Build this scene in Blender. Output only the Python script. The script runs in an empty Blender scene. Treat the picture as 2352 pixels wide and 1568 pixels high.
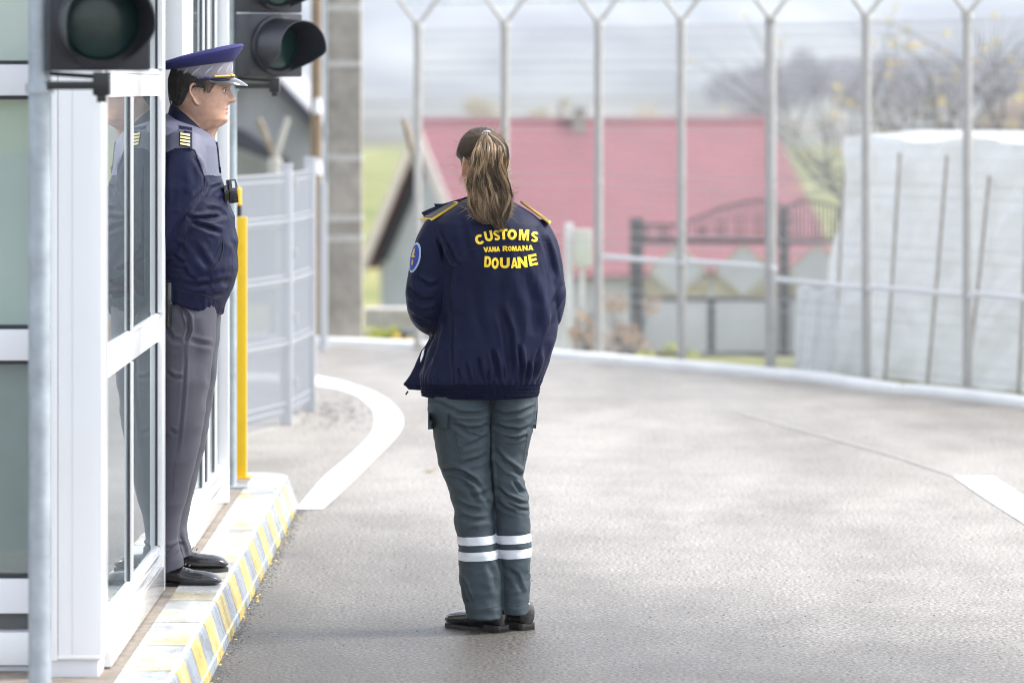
import bpy, bmesh, math, random
import numpy as np
from mathutils import Vector, Matrix, noise
from mathutils.bvhtree import BVHTree
random.seed(7); R = math.radians
C = bpy.context.scene.collection
# ------------------------------------------------------------------ camera, sky, sun, exposure
F = 9000.0; CX = 1176.0; HY = 200.0; EYE = 1.83     # picture scale used to turn positions on the photo into metres
sc = bpy.context.scene
cam = bpy.data.cameras.new("camera"); co = bpy.data.objects.new("camera", cam); C.objects.link(co)
co.location = (0, 0, EYE); co.rotation_euler = (R(90), 0, 0)
cam.sensor_width = 36; cam.lens = F / 2352 * 36; cam.shift_y = -(784 - HY) / 2352
cam.clip_start = .1; cam.clip_end = 20000
cam.dof.use_dof = True; cam.dof.focus_distance = 13.2; cam.dof.aperture_fstop = cam.lens / 48.0
sc.camera = co
SUN_AZ, SUN_EL = 82.0, 44.0       # degrees right of the view direction, height
w = bpy.data.worlds.new("World"); sc.world = w; w.use_nodes = True
nt = w.node_tree; bg = nt.nodes['Background']
sky = nt.nodes.new('ShaderNodeTexSky'); sky.sky_type = 'NISHITA'; sky.sun_disc = False
sky.sun_elevation = R(SUN_EL); sky.sun_rotation = R(SUN_AZ); sky.air_density = 1.0; sky.dust_density = 1.4; sky.ozone_density = 1.0
hs = nt.nodes.new('ShaderNodeHueSaturation'); hs.inputs['Saturation'].default_value = .34; hs.inputs['Value'].default_value = 1.0
nt.links.new(sky.outputs[0], hs.inputs['Color']); nt.links.new(hs.outputs[0], bg.inputs['Color'])
bg.inputs['Strength'].default_value = .115
sl = bpy.data.lights.new("sun", 'SUN'); so = bpy.data.objects.new("sun", sl); C.objects.link(so)
sl.energy = 1.3; sl.angle = R(16); sl.color = (1, .96, .9)
sd = Vector((math.sin(R(SUN_AZ)) * math.cos(R(SUN_EL)), math.cos(R(SUN_AZ)) * math.cos(R(SUN_EL)), math.sin(R(SUN_EL))))
so.rotation_euler = (-sd).to_track_quat('-Z', 'Y').to_euler(); so.location = (6, 8, 12)
sc.view_settings.view_transform = 'Standard'; sc.view_settings.look = 'None'; sc.view_settings.gamma = 1
sc.view_settings.exposure = 2.08
cy = sc.cycles
cy.use_denoising = True; cy.max_bounces = 8; cy.transparent_max_bounces = 16; cy.volume_bounces = 1
cy.sample_clamp_indirect = 6; cy.pixel_filter_type = 'BLACKMAN_HARRIS'; cy.filter_width = 1.0

# ------------------------------------------------------------------ helpers
def P(x, y, d):
    """point seen at photo position (x, y) at distance d"""
    return Vector(((x - CX) * d / F, d, EYE - (y - HY) * d / F))
def G(x, y, z=0.0):
    """ground point at height z seen at photo position (x, y)"""
    return P(x, y, F * (EYE - z) / (y - HY))
def toV(p):
    return CX + p[0] * F / p[1], HY + (EYE - p[2]) * F / p[1]

ORG = {}
def tag(o, label=None, cat=None, group=None, kind=None):
    if label: o['label'] = label
    if cat: o['category'] = cat
    if group: o['group'] = group
    if kind: o['kind'] = kind
    return o
def thing(name, label, cat, loc=(0, 0, 0), group=None):
    o = bpy.data.objects.new(name, None); C.objects.link(o); o.location = loc; o.empty_display_size = .1
    ORG[o.name] = Vector(loc)
    return tag(o, label, cat, group)
def link(name, me, mat, parent=None, smooth=True):
    """mesh in world coordinates -> object, child of parent"""
    o = bpy.data.objects.new(name, me); C.objects.link(o)
    if mat is not None:
        for m in (mat if isinstance(mat, (list, tuple)) else [mat]): me.materials.append(m)
    if parent is not None:
        org = ORG[parent.name]
        me.transform(Matrix.Translation(-org)); o.parent = parent; ORG[o.name] = org.copy()
    else: ORG[o.name] = Vector((0, 0, 0))
    if smooth: me.polygons.foreach_set('use_smooth', [True] * len(me.polygons))
    me.update()
    return o

class MB:
    def __init__(s): s.v = []; s.f = []; s.mi = []; s.m = 0
    def add(s, vs, fs):
        n = len(s.v); s.v += [tuple(p) for p in vs]; s.f += [tuple(i + n for i in f) for f in fs]; s.mi += [s.m] * len(fs); return s
    def box(s, x0, x1, y0, y1, z0, z1, M=None, bev=0.0):
        if x0 > x1: x0, x1 = x1, x0
        if y0 > y1: y0, y1 = y1, y0
        if z0 > z1: z0, z1 = z1, z0
        if bev > 0:
            bm = bmesh.new(); bmesh.ops.create_cube(bm, size=1)
            for v in bm.verts: v.co = Vector(((x0 + x1) / 2 + v.co.x * (x1 - x0), (y0 + y1) / 2 + v.co.y * (y1 - y0), (z0 + z1) / 2 + v.co.z * (z1 - z0)))
            bmesh.ops.bevel(bm, geom=bm.edges[:], offset=bev, segments=2, affect='EDGES', profile=.6)
            bm.verts.index_update()
            vs = [v.co.copy() for v in bm.verts]; fs = [[v.index for v in f.verts] for f in bm.faces]; bm.free()
        else:
            vs = [Vector(p) for p in ((x0, y0, z0), (x1, y0, z0), (x1, y1, z0), (x0, y1, z0), (x0, y0, z1), (x1, y0, z1), (x1, y1, z1), (x0, y1, z1))]
            fs = [(0, 3, 2, 1), (4, 5, 6, 7), (0, 1, 5, 4), (1, 2, 6, 5), (2, 3, 7, 6), (3, 0, 4, 7)]
        if M is not None: vs = [M @ p for p in vs]
        return s.add(vs, fs)
    def loft(s, rings, cap=True):
        n = len(rings[0]); vs = [p for r in rings for p in r]; fs = []
        for i in range(len(rings) - 1):
            for j in range(n):
                k = (j + 1) % n
                fs.append((i * n + j, i * n + k, (i + 1) * n + k, (i + 1) * n + j))
        if cap:
            fs.append(tuple(range(n - 1, -1, -1))); fs.append(tuple((len(rings) - 1) * n + j for j in range(n)))
        return s.add(vs, fs)
    def tube(s, path, rad, n=8, cap=True, flat=1.0, up=None):
        path = [Vector(p) for p in path]
        if not isinstance(rad, (list, tuple)): rad = [rad] * len(path)
        t0 = (path[1] - path[0]).normalized()
        a = Vector(up) if up is not None else (Vector((0, 0, 1)) if abs(t0.z) < .9 else Vector((1, 0, 0)))
        rings = []
        for i, p in enumerate(path):
            t = (path[min(i + 1, len(path) - 1)] - path[max(i - 1, 0)]).normalized()
            a = (a - t * a.dot(t)).normalized(); b = t.cross(a)
            rings.append([p + a * math.cos(2 * math.pi * j / n) * rad[i] * flat + b * math.sin(2 * math.pi * j / n) * rad[i] for j in range(n)])
        return s.loft(rings, cap)
    def cyl(s, p0, p1, r, n=16, r1=None):
        return s.tube([p0, p1], [r, r if r1 is None else r1], n)
    def ball(s, c, rx, ry, rz, nu=16, nv=10, M=None):
        rings = []
        for i in range(1, nv):
            t = math.pi * i / nv
            r = [Vector((rx * math.sin(t) * math.cos(2 * math.pi * j / nu), ry * math.sin(t) * math.sin(2 * math.pi * j / nu), -rz * math.cos(t))) for j in range(nu)]
            if M is not None: r = [M @ p for p in r]
            rings.append([Vector(c) + p for p in r])
        return s.loft(rings)
    def prism(s, poly, d, n=None):
        """closed polygon (3D points), extruded by vector d"""
        k = len(poly); vs = [Vector(p) for p in poly] + [Vector(p) + Vector(d) for p in poly]
        fs = [tuple(range(k - 1, -1, -1)), tuple(range(k, 2 * k))] + [(i, (i + 1) % k, (i + 1) % k + k, i + k) for i in range(k)]
        return s.add(vs, fs)
    def mesh(s, name='m', fix=True):
        me = bpy.data.meshes.new(name); me.from_pydata(s.v, [], s.f); me.update()
        if any(s.mi): me.polygons.foreach_set('material_index', s.mi)
        if fix:
            bm = bmesh.new(); bm.from_mesh(me); bmesh.ops.recalc_face_normals(bm, faces=bm.faces); bm.to_mesh(me); bm.free()
        return me
    def build(s, name, mat, parent=None, smooth=False, fix=True):
        return link(name, s.mesh(name, fix), mat, parent, smooth)

def auto(o, deg=35):
    me = o.data
    me.polygons.foreach_set('use_smooth', [True] * len(me.polygons))
    try: me.set_sharp_from_angle(angle=R(deg))
    except Exception: pass
    return o

def ring(cx, cyy, z, a, b, rot=0, n=48, p=2.2):
    out = []
    for j in range(n):
        t = 2 * math.pi * j / n; c, s_ = math.cos(t), math.sin(t)
        x = a * math.copysign(abs(c) ** (2 / p), c); y = b * math.copysign(abs(s_) ** (2 / p), s_)
        out.append(Vector((cx + x * math.cos(rot) - y * math.sin(rot), cyy + x * math.sin(rot) + y * math.cos(rot), z)))
    return out
def interp(tab, t):
    """tab: rows (t, a, b, ...) sorted by t, smooth interpolation"""
    if t <= tab[0][0]: return tab[0][1:]
    for r0, r1 in zip(tab, tab[1:]):
        if t <= r1[0]:
            u = (t - r0[0]) / (r1[0] - r0[0]); 
            return tuple(a + (b - a) * u for a, b in zip(r0[1:], r1[1:]))
    return tab[-1][1:]
def spline(pts, n):
    """Catmull-Rom through points"""
    pts = [Vector(p) for p in pts]; out = []
    for i in range(len(pts) - 1):
        p0, p1, p2, p3 = pts[max(i - 1, 0)], pts[i], pts[i + 1], pts[min(i + 2, len(pts) - 1)]
        for k in range(n):
            t = k / n
            out.append(.5 * ((2 * p1) + (p2 - p0) * t + (2 * p0 - 5 * p1 + 4 * p2 - p3) * t * t + (3 * p1 - p0 - 3 * p2 + p3) * t ** 3))
    return out + [pts[-1]]
def remesh(mb, vox, smooth=2):
    me = mb.mesh('r'); o = bpy.data.objects.new('tmp', me); C.objects.link(o)
    m = o.modifiers.new('r', 'REMESH'); m.mode = 'VOXEL'; m.voxel_size = vox; m.adaptivity = 0
    if smooth:
        s_ = o.modifiers.new('s', 'SMOOTH'); s_.factor = .5; s_.iterations = smooth
    dg = bpy.context.evaluated_depsgraph_get(); dg.update()
    out = bpy.data.meshes.new_from_object(o.evaluated_get(dg)); bpy.data.objects.remove(o); bpy.data.meshes.remove(me)
    return out
def arrays(me):
    n = len(me.vertices); a = np.empty(n * 3); me.vertices.foreach_get('co', a)
    b = np.empty(n * 3); me.vertex_normals.foreach_get('vector', b)
    return a.reshape(-1, 3), b.reshape(-1, 3)
def setv(me, a): me.vertices.foreach_set('co', a.ravel()); me.update()
def nz(v, s): return noise.noise(Vector((v[0] * s[0], v[1] * s[1], v[2] * s[2])))
def seg_dist(px, py, line):
    best = np.full(px.shape, 1e9); side = np.zeros(px.shape); par = np.zeros(px.shape)
    L = [0]
    for a, b in zip(line, line[1:]): L.append(L[-1] + math.hypot(b[0] - a[0], b[1] - a[1]))
    for k, (a, b) in enumerate(zip(line, line[1:])):
        dx, dy = b[0] - a[0], b[1] - a[1]; l2 = dx * dx + dy * dy
        t = np.clip(((px - a[0]) * dx + (py - a[1]) * dy) / l2, 0, 1)
        ex, ey = px - (a[0] + t * dx), py - (a[1] + t * dy); dd = np.hypot(ex, ey)
        m = dd < best; best[m] = dd[m]; side[m] = np.sign(ex * dy - ey * dx)[m]; par[m] = ((L[k] + t * math.sqrt(l2)) / L[-1])[m]
    return best, side, par
def creases(co_, no_, lines, mask=None):
    """sewn-in folds: each line (points on the photo, width px, depth m) presses a valley with a soft ridge beside it"""
    xv = CX + co_[:, 0] * F / co_[:, 1]; yv = HY + (EYE - co_[:, 2]) * F / co_[:, 1]
    facing = np.clip(-no_[:, 1] * 2.0 + .3, 0, 1)
    disp = np.zeros(len(co_))
    for pts, wd, dep in lines:
        dist, side, par = seg_dist(xv, yv, pts)
        taper = np.clip(np.minimum(par, 1 - par) * 4, 0, 1) ** .7
        disp += taper * (-dep * np.exp(-(dist / wd) ** 2) + dep * .8 * np.exp(-((dist - 1.7 * wd) / (wd * .9)) ** 2) * (side > 0) + dep * .4 * np.exp(-((dist - 1.7 * wd) / wd) ** 2) * (side <= 0))
    if mask is not None: disp *= mask
    return co_ + no_ * (disp * facing)[:, None]
def wrinkle(co_, no_, amp, scale, seed=0.0, ridge=True, weight=None):
    out = co_.copy()
    for i in range(len(co_)):
        w_ = 1.0 if weight is None else weight[i]
        if w_ <= 0.01: continue
        v = co_[i]; n_ = noise.noise(Vector((v[0] * scale[0] + seed, v[1] * scale[1] + seed * .7, v[2] * scale[2])))
        if ridge: n_ = .35 - abs(n_) * 1.6
        out[i] = v + no_[i] * (n_ * amp * w_)
    return out
def shell(me, pred, off, name, mat, parent, thick=0.0, planes=()):
    """copy the faces of a garment that satisfy pred(centre) and lift them by off: a sewn-on layer that follows it"""
    bm = bmesh.new(); bm.from_mesh(me)
    for pc, pn in planes:
        bmesh.ops.bisect_plane(bm, geom=bm.verts[:] + bm.edges[:] + bm.faces[:], plane_co=pc, plane_no=pn, clear_outer=True)
    bm.normal_update()
    bmesh.ops.delete(bm, geom=[f for f in bm.faces if not pred(f.calc_center_median(), f.normal)], context='FACES')
    for v in bm.verts: v.co += v.normal * off
    if thick:
        bm.normal_update(); bmesh.ops.solidify(bm, geom=bm.faces[:], thickness=thick)
    m2 = bpy.data.meshes.new(name); bm.to_mesh(m2); bm.free(); m2.materials.clear()
    return link(name, m2, mat, parent)

# ------------------------------------------------------------------ materials
def mat(name, col, rough=.6, var=0.0, scale=8.0, bump=0.0, bscale=60.0, metal=0.0, spec=.5, coord='Object', sheen=0.0, sss=0.0, stretch=(1, 1, 1), col2=None, coat=0.0, tint=None):
    m = bpy.data.materials.new(name); m.use_nodes = True; t = m.node_tree; N = t.nodes; L = t.links
    b = N['Principled BSDF']; b.inputs['Base Color'].default_value = (*col, 1); b.inputs['Roughness'].default_value = rough
    b.inputs['Metallic'].default_value = metal; b.inputs['Specular IOR Level'].default_value = spec
    b.inputs['Sheen Weight'].default_value = sheen; b.inputs['Coat Weight'].default_value = coat
    if tint: b.inputs['Sheen Tint'].default_value = (*tint, 1)
    if sss: b.inputs['Subsurface Weight'].default_value = sss; b.inputs['Subsurface Radius'].default_value = (.012, .004, .002); b.inputs['Subsurface Scale'].default_value = 1
    tc = N.new('ShaderNodeTexCoord'); mp = N.new('ShaderNodeMapping'); mp.inputs['Scale'].default_value = stretch
    L.new(tc.outputs[coord], mp.inputs['Vector'])
    if var or col2:
        n1 = N.new('ShaderNodeTexNoise'); n1.inputs['Scale'].default_value = scale; n1.inputs['Detail'].default_value = 6; n1.inputs['Roughness'].default_value = .6
        L.new(mp.outputs[0], n1.inputs['Vector'])
        cr = N.new('ShaderNodeValToRGB'); cr.color_ramp.elements[0].position = .32; cr.color_ramp.elements[1].position = .68
        c2 = col2 if col2 else tuple(min(1, c * (1 + var)) for c in col)
        c1 = col if col2 else tuple(c * (1 - var) for c in col)
        cr.color_ramp.elements[0].color = (*c1, 1); cr.color_ramp.elements[1].color = (*c2, 1)
        L.new(n1.outputs['Fac'], cr.inputs[0]); L.new(cr.outputs[0], b.inputs['Base Color'])
    if bump:
        n2 = N.new('ShaderNodeTexNoise'); n2.inputs['Scale'].default_value = bscale; n2.inputs['Detail'].default_value = 4
        L.new(mp.outputs[0], n2.inputs['Vector'])
        bp = N.new('ShaderNodeBump'); bp.inputs['Strength'].default_value = bump; bp.inputs['Distance'].default_value = .01
        L.new(n2.outputs['Fac'], bp.inputs['Height']); L.new(bp.outputs[0], b.inputs['Normal'])
    return m
def glassmat(name, tint, ior=1.5, rough=0.0, pale_veil=.1, dcol=(.75, .8, .8)):  # diffuse share paints in paleness for the light missing inside the booth
    m = bpy.data.materials.new(name); m.use_nodes = True; t = m.node_tree; N = t.nodes; L = t.links
    N.remove(N['Principled BSDF']); out = N['Material Output']
    tr = N.new('ShaderNodeBsdfTransparent'); tr.inputs[0].default_value = (*tint, 1)
    gl = N.new('ShaderNodeBsdfGlossy'); gl.inputs['Roughness'].default_value = rough; gl.inputs['Color'].default_value = (.95, .97, .98, 1)
    fr = N.new('ShaderNodeFresnel'); fr.inputs['IOR'].default_value = ior
    ge = N.new('ShaderNodeNewGeometry'); inv_ = N.new('ShaderNodeMath'); inv_.operation = 'SUBTRACT'; inv_.inputs[0].default_value = 1; L.new(ge.outputs['Backfacing'], inv_.inputs[1]); ml_ = N.new('ShaderNodeMath'); ml_.operation = 'MULTIPLY'; L.new(fr.outputs[0], ml_.inputs[0]); L.new(inv_.outputs[0], ml_.inputs[1])
    mx = N.new('ShaderNodeMixShader'); L.new(ml_.outputs[0], mx.inputs[0]); L.new(tr.outputs[0], mx.inputs[1]); L.new(gl.outputs[0], mx.inputs[2]); df = N.new('ShaderNodeBsdfDiffuse'); df.inputs[0].default_value = (*dcol, 1); m2 = N.new('ShaderNodeMixShader'); m2.inputs[0].default_value = pale_veil; L.new(mx.outputs[0], m2.inputs[1]); L.new(df.outputs[0], m2.inputs[2]); L.new(m2.outputs[0], out.inputs[0])
    return m
M = {}
M['white'] = mat('white_aluminium', (.78, .79, .81), .22, var=.02, scale=3, coat=.4)
M['white_panel'] = mat('white_panel', (.76, .77, .80), .3, var=.03, scale=2)
M['sillwhite'] = mat('scuffed_white_sill', (.76, .76, .76), .14, var=.10, scale=9, coat=.5)
M['offwhite'] = mat('off_white_base', (.62, .63, .66), .4, var=.05, scale=6)
M['gasket'] = mat('rubber_gasket', (.02, .022, .03), .5)
M['galv'] = mat('galvanised_steel', (.36, .40, .44), .42, var=.18, scale=14, metal=.45, bump=.05)
M['galv_pale'] = mat('pale_galvanised', (.43, .415, .39), .6, var=.12, scale=10)
M['wire'] = mat('zinc_wire', (.47, .47, .475), .5)
M['gatewire'] = mat('grey_coated_wire', (.46, .475, .50), .45)
M['black'] = mat('black_plastic', (.012, .013, .016), .35, var=.2, scale=30)
M['blackgloss'] = mat('black_gloss', (.008, .008, .010), .12, coat=.5)
M['housing'] = mat('signal_housing', (.020, .021, .030), .42, bump=.05, bscale=200)
M['yellow'] = mat('yellow_enamel', (.80, .50, .004), .35, var=.06, scale=8)
M['glass_side'] = glassmat('side_glass', (.62, .68, .70), 2.3, 0, .05, (.62, .70, .74))
M['glass_front'] = glassmat('front_glass', (.90, .94, .93), 2.2, 0, .05, (.60, .70, .66))
M['interior'] = mat('booth_interior', (.55, .62, .56), .7, var=.15, scale=1.2)
M['interior_dark'] = mat('booth_floor', (.10, .10, .10), .7)
M['concrete'] = mat('weathered_concrete', (.30, .275, .24), .85, var=.28, scale=5, bump=.2, bscale=60)
M['wood'] = mat('weathered_wood', (.22, .16, .10), .8, var=.3, scale=12, stretch=(6, 6, 1))
HAZE = .00032
# ------------------------------------------------------------------ ground and road
def asphalt():
    m = bpy.data.materials.new('asphalt'); m.use_nodes = True; t = m.node_tree; N = t.nodes; L = t.links; b = N['Principled BSDF']
    tc = N.new('ShaderNodeTexCoord')
    def no(s, det=5, st=(1, 1, 1)):
        mp = N.new('ShaderNodeMapping'); mp.inputs['Scale'].default_value = st; L.new(tc.outputs['Object'], mp.inputs[0])
        n = N.new('ShaderNodeTexNoise'); n.inputs['Scale'].default_value = s; n.inputs['Detail'].default_value = det; n.inputs['Roughness'].default_value = .65; L.new(mp.outputs[0], n.inputs[0]); return n
    def ramp(src, a, c0, b_, c1):
        r = N.new('ShaderNodeValToRGB'); e = r.color_ramp.elements; e[0].position = a; e[0].color = (*c0, 1); e[1].position = b_; e[1].color = (*c1, 1); L.new(src, r.inputs[0]); return r
    grit = no(75, 4); patch = no(1.1, 5, (1, .35, 1)); streak = no(5, 6, (.6, .5, 1)); tan = no(.5, 4)
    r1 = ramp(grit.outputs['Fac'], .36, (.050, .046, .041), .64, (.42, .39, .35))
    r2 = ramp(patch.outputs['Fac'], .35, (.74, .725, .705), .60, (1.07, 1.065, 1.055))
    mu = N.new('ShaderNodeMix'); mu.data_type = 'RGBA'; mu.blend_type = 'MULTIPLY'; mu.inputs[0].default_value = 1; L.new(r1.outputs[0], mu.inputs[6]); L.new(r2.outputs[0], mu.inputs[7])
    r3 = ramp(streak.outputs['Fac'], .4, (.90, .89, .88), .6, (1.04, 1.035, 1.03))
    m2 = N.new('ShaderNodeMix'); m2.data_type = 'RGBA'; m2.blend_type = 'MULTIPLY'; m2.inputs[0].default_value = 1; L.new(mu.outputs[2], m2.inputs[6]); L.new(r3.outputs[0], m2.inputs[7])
    # darker asphalt beside the kerb, plus near canopy shade painted in, fading unevenly
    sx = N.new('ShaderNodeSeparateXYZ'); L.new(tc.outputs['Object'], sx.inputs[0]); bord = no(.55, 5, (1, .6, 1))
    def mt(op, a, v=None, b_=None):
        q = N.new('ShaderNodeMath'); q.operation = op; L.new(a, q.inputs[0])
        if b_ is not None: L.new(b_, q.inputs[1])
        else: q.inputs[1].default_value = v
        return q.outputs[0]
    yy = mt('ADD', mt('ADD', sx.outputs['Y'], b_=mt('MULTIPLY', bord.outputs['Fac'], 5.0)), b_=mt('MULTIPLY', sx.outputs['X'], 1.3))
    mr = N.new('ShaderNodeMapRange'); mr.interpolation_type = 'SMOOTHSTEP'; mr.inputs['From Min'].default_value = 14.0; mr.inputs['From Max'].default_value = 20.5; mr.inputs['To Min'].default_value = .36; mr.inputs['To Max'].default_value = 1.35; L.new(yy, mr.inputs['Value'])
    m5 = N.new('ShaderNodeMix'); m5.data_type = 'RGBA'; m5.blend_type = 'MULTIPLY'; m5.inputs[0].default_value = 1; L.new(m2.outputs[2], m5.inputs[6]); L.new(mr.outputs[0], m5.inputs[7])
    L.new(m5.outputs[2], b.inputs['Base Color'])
    b.inputs['Roughness'].default_value = .52; b.inputs['Specular IOR Level'].default_value = .6
    vo = N.new('ShaderNodeTexVoronoi'); vo.inputs['Scale'].default_value = 80; L.new(tc.outputs['Object'], vo.inputs['Vector'])
    bp = N.new('ShaderNodeBump'); bp.inputs['Strength'].default_value = .28; bp.inputs['Distance'].default_value = .006; L.new(vo.outputs['Distance'], bp.inputs['Height']); L.new(bp.outputs[0], b.inputs['Normal'])
    return m
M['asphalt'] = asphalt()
# far edge of the road (kerb line) as ground points, left to right
edge_px = [(300, 772), (560, 782), (723, 790), (853, 796), (1000, 803), (1273, 822), (1550, 846), (1817, 870), (1914, 883), (2035, 900), (2084, 903), (2200, 915), (2352, 935), (2600, 968), (2900, 1012)]
edge = [G(*p) for p in edge_px]
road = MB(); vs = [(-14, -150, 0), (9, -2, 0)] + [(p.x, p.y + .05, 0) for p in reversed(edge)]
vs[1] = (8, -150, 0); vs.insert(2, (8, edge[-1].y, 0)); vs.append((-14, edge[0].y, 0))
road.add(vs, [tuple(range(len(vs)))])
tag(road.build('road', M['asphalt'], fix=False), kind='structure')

def terrain_z(x, y):
    if y < 27.5: z = -.06
    elif y < 80: z = -.06 - (y - 27.5) * .085
    else: z = -4.52
    if y > 420:
        t = max(0, min(1, (y - 1800) / 5600)); side = max(0, min(1, (x / y - .035) / .04))
        z += 5 * min(1, (y - 420) / 1400) + 265 * t ** .8 * (1 + .38 * noise.noise(Vector((x / 620, y / 1500, 3))))
        z += side * min(1, (y - 420) / 350) * (5 + 4 * noise.noise(Vector((x / 50, y / 90, 9))))
    return z
ys = [-900, -300, -100, -45, -10, 10, 20, 27.5, 30, 35, 40, 50, 60, 70, 80, 100, 130, 170, 220, 300, 380, 420] + [420 + 65 * k for k in range(1, 10)] + [1000 * 1.06 ** k for k in range(0, 38)]
g = MB(); NX = 60
for y in ys:
    wd = 14 + abs(y) * .55
    for i in range(NX + 1):
        x = -wd + 2 * wd * i / NX; g.v.append((x, y, terrain_z(x, y)))
for j in range(len(ys) - 1):
    for i in range(NX):
        a = j * (NX + 1) + i; g.f.append((a, a + 1, a + NX + 2, a + NX + 1)); g.mi.append(0)
def fields():
    m = bpy.data.materials.new('fields'); m.use_nodes = True; t = m.node_tree; N = t.nodes; L = t.links; b = N['Principled BSDF']; b.inputs['Roughness'].default_value = .95; b.inputs['Specular IOR Level'].default_value = .1
    tc = N.new('ShaderNodeTexCoord')
    mp = N.new('ShaderNodeMapping'); mp.inputs['Scale'].default_value = (1, .18, 1); L.new(tc.outputs['Object'], mp.inputs[0])
    n = N.new('ShaderNodeTexNoise'); n.inputs['Scale'].default_value = .010; n.inputs['Detail'].default_value = 4; L.new(mp.outputs[0], n.inputs[0])
    r = N.new('ShaderNodeValToRGB'); r.color_ramp.interpolation = 'EASE'; e = r.color_ramp.elements
    e[0].position = .3; e[0].color = (.06, .06, .06, 1); e[1].position = .7; e[1].color = (.38, .37, .33, 1)
    k = e.new(.42); k.color = (.12, .11, .10, 1); k = e.new(.50); k.color = (.19, .19, .17, 1); k = e.new(.6); k.color = (.27, .265, .23, 1)
    L.new(n.outputs['Fac'], r.inputs[0])
    # nearer than 420 m it is a green-yellow meadow
    sx = N.new('ShaderNodeSeparateXYZ'); L.new(tc.outputs['Object'], sx.inputs[0])
    mr = N.new('ShaderNodeMapRange'); mr.inputs['From Min'].default_value = 380; mr.inputs['From Max'].default_value = 460; L.new(sx.outputs['Y'], mr.inputs['Value'])
    n2 = N.new('ShaderNodeTexNoise'); n2.inputs['Scale'].default_value = .12; n2.inputs['Detail'].default_value = 6; L.new(tc.outputs['Object'], n2.inputs[0])
    r2 = N.new('ShaderNodeValToRGB'); e = r2.color_ramp.elements; e[0].position = .35; e[0].color = (.15, .18, .06, 1); e[1].position = .65; e[1].color = (.30, .28, .12, 1); L.new(n2.outputs['Fac'], r2.inputs[0])
    mx = N.new('ShaderNodeMix'); mx.data_type = 'RGBA'; L.new(mr.outputs[0], mx.inputs[0]); L.new(r2.outputs[0], mx.inputs[6]); L.new(r.outputs[0], mx.inputs[7]); L.new(mx.outputs[2], b.inputs['Base Color'])
    return m
M['fields'] = fields()
tag(g.build('terrain', M['fields'], smooth=True, fix=False), kind='structure')

# painted markings, 4 mm sheets
M['paint'] = mat('road_paint', (.86, .86, .85), .5, var=.05, scale=12, bump=.1, bscale=120)
def sheet(name, px_a, px_b, z=.004, m='paint'):
    a = [G(*p) for p in px_a]; b = [G(*p) for p in px_b]
    a = spline(a, 5); b = spline(b, 5); n = min(len(a), len(b)); s = MB()
    s.add([(p.x, p.y, z) for p in a[:n]] + [(p.x, p.y, z) for p in b[:n]], [(i, i + 1, n + i + 1, n + i) for i in range(n - 1)])
    return s.build(name, M[m])
o = sheet('road_marking', [(742, 1170), (813, 1102.5), (868.5, 1047), (912, 1000.6), (925.6, 970), (911.7, 939), (871.6, 908), (807, 883), (745, 868), (700, 862), (640, 858), (560, 856)],
      [(680, 1170), (742, 1099), (807, 1044), (850, 1000.6), (861, 970), (856, 942), (822, 911), (776, 894), (738, 888), (700, 882), (640, 878), (560, 876)])
tag(o, kind='structure')
o = sheet('road_marking', [(2191, 1095), (2240, 1130), (2300, 1170), (2352, 1203), (2480, 1285), (2700, 1420)], [(2283, 1096), (2330, 1127), (2400, 1168), (2470, 1210), (2600, 1290), (2850, 1430)])
tag(o, kind='structure')
# a faint worn seam in the asphalt running up to the right-hand marking, and a few repair stains
M['seam'] = mat('bitumen_seam', (.345, .325, .298), .55, var=.15, scale=20)
tag(sheet('road_seam', [(1690, 948), (1800, 980), (1950, 1020), (2060, 1052), (2185, 1094)], [(1696, 946), (1807, 977.5), (1957, 1017.5), (2067, 1049.5), (2192, 1092)], .003, 'seam'), kind='structure')

def sweep(path, prof, close_ends=True):
    """path: list of (x, y) with the profile given as (offset to the right of travel, z)"""
    s = MB(); rings = []; path = [Vector((p[0], p[1])) for p in path]; us = [0]
    for a, b in zip(path, path[1:]): us.append(us[-1] + (b - a).length)
    for i, p in enumerate(path):
        t0 = (path[i] - path[i - 1]).normalized() if i > 0 else (path[1] - path[0]).normalized()
        t1 = (path[i + 1] - path[i]).normalized() if i < len(path) - 1 else t0
        t = (t0 + t1).normalized(); nrm = Vector((t.y, -t.x)) / max(.5, t.dot(t1))
        rings.append([Vector((p.x + nrm.x * o_, p.y + nrm.y * o_, z)) for o_, z in prof])
    n = len(prof); uv = []
    for i, r in enumerate(rings): s.v += [tuple(q) for q in r]
    for i in range(len(rings) - 1):
        for j in range(n - 1):
            s.f.append((i * n + j, i * n + j + 1, (i + 1) * n + j + 1, (i + 1) * n + j)); s.mi.append(0)
            uv.append(((us[i], j), (us[i], j + 1), (us[i + 1], j + 1), (us[i + 1], j)))
    me = bpy.data.meshes.new('sweep'); me.from_pydata(s.v, [], s.f); ul = me.uv_layers.new(name='UVMap')
    k = 0
    for q in uv:
        for c in q: ul.data[k].uv = c; k += 1
    return me
M['kerbwhite'] = mat('white_painted_kerb', (.80, .80, .79), .5, var=.08, scale=5)
pe = [(p.x, p.y) for p in spline([(p.x, p.y, 0) for p in edge], 4)]
o = link('kerb', sweep(pe, [(.0, -.05), (.0, .035), (-.012, .045), (-.15, .045), (-.15, -.1)]), M['kerbwhite'], smooth=False); tag(o, kind='structure')

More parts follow.
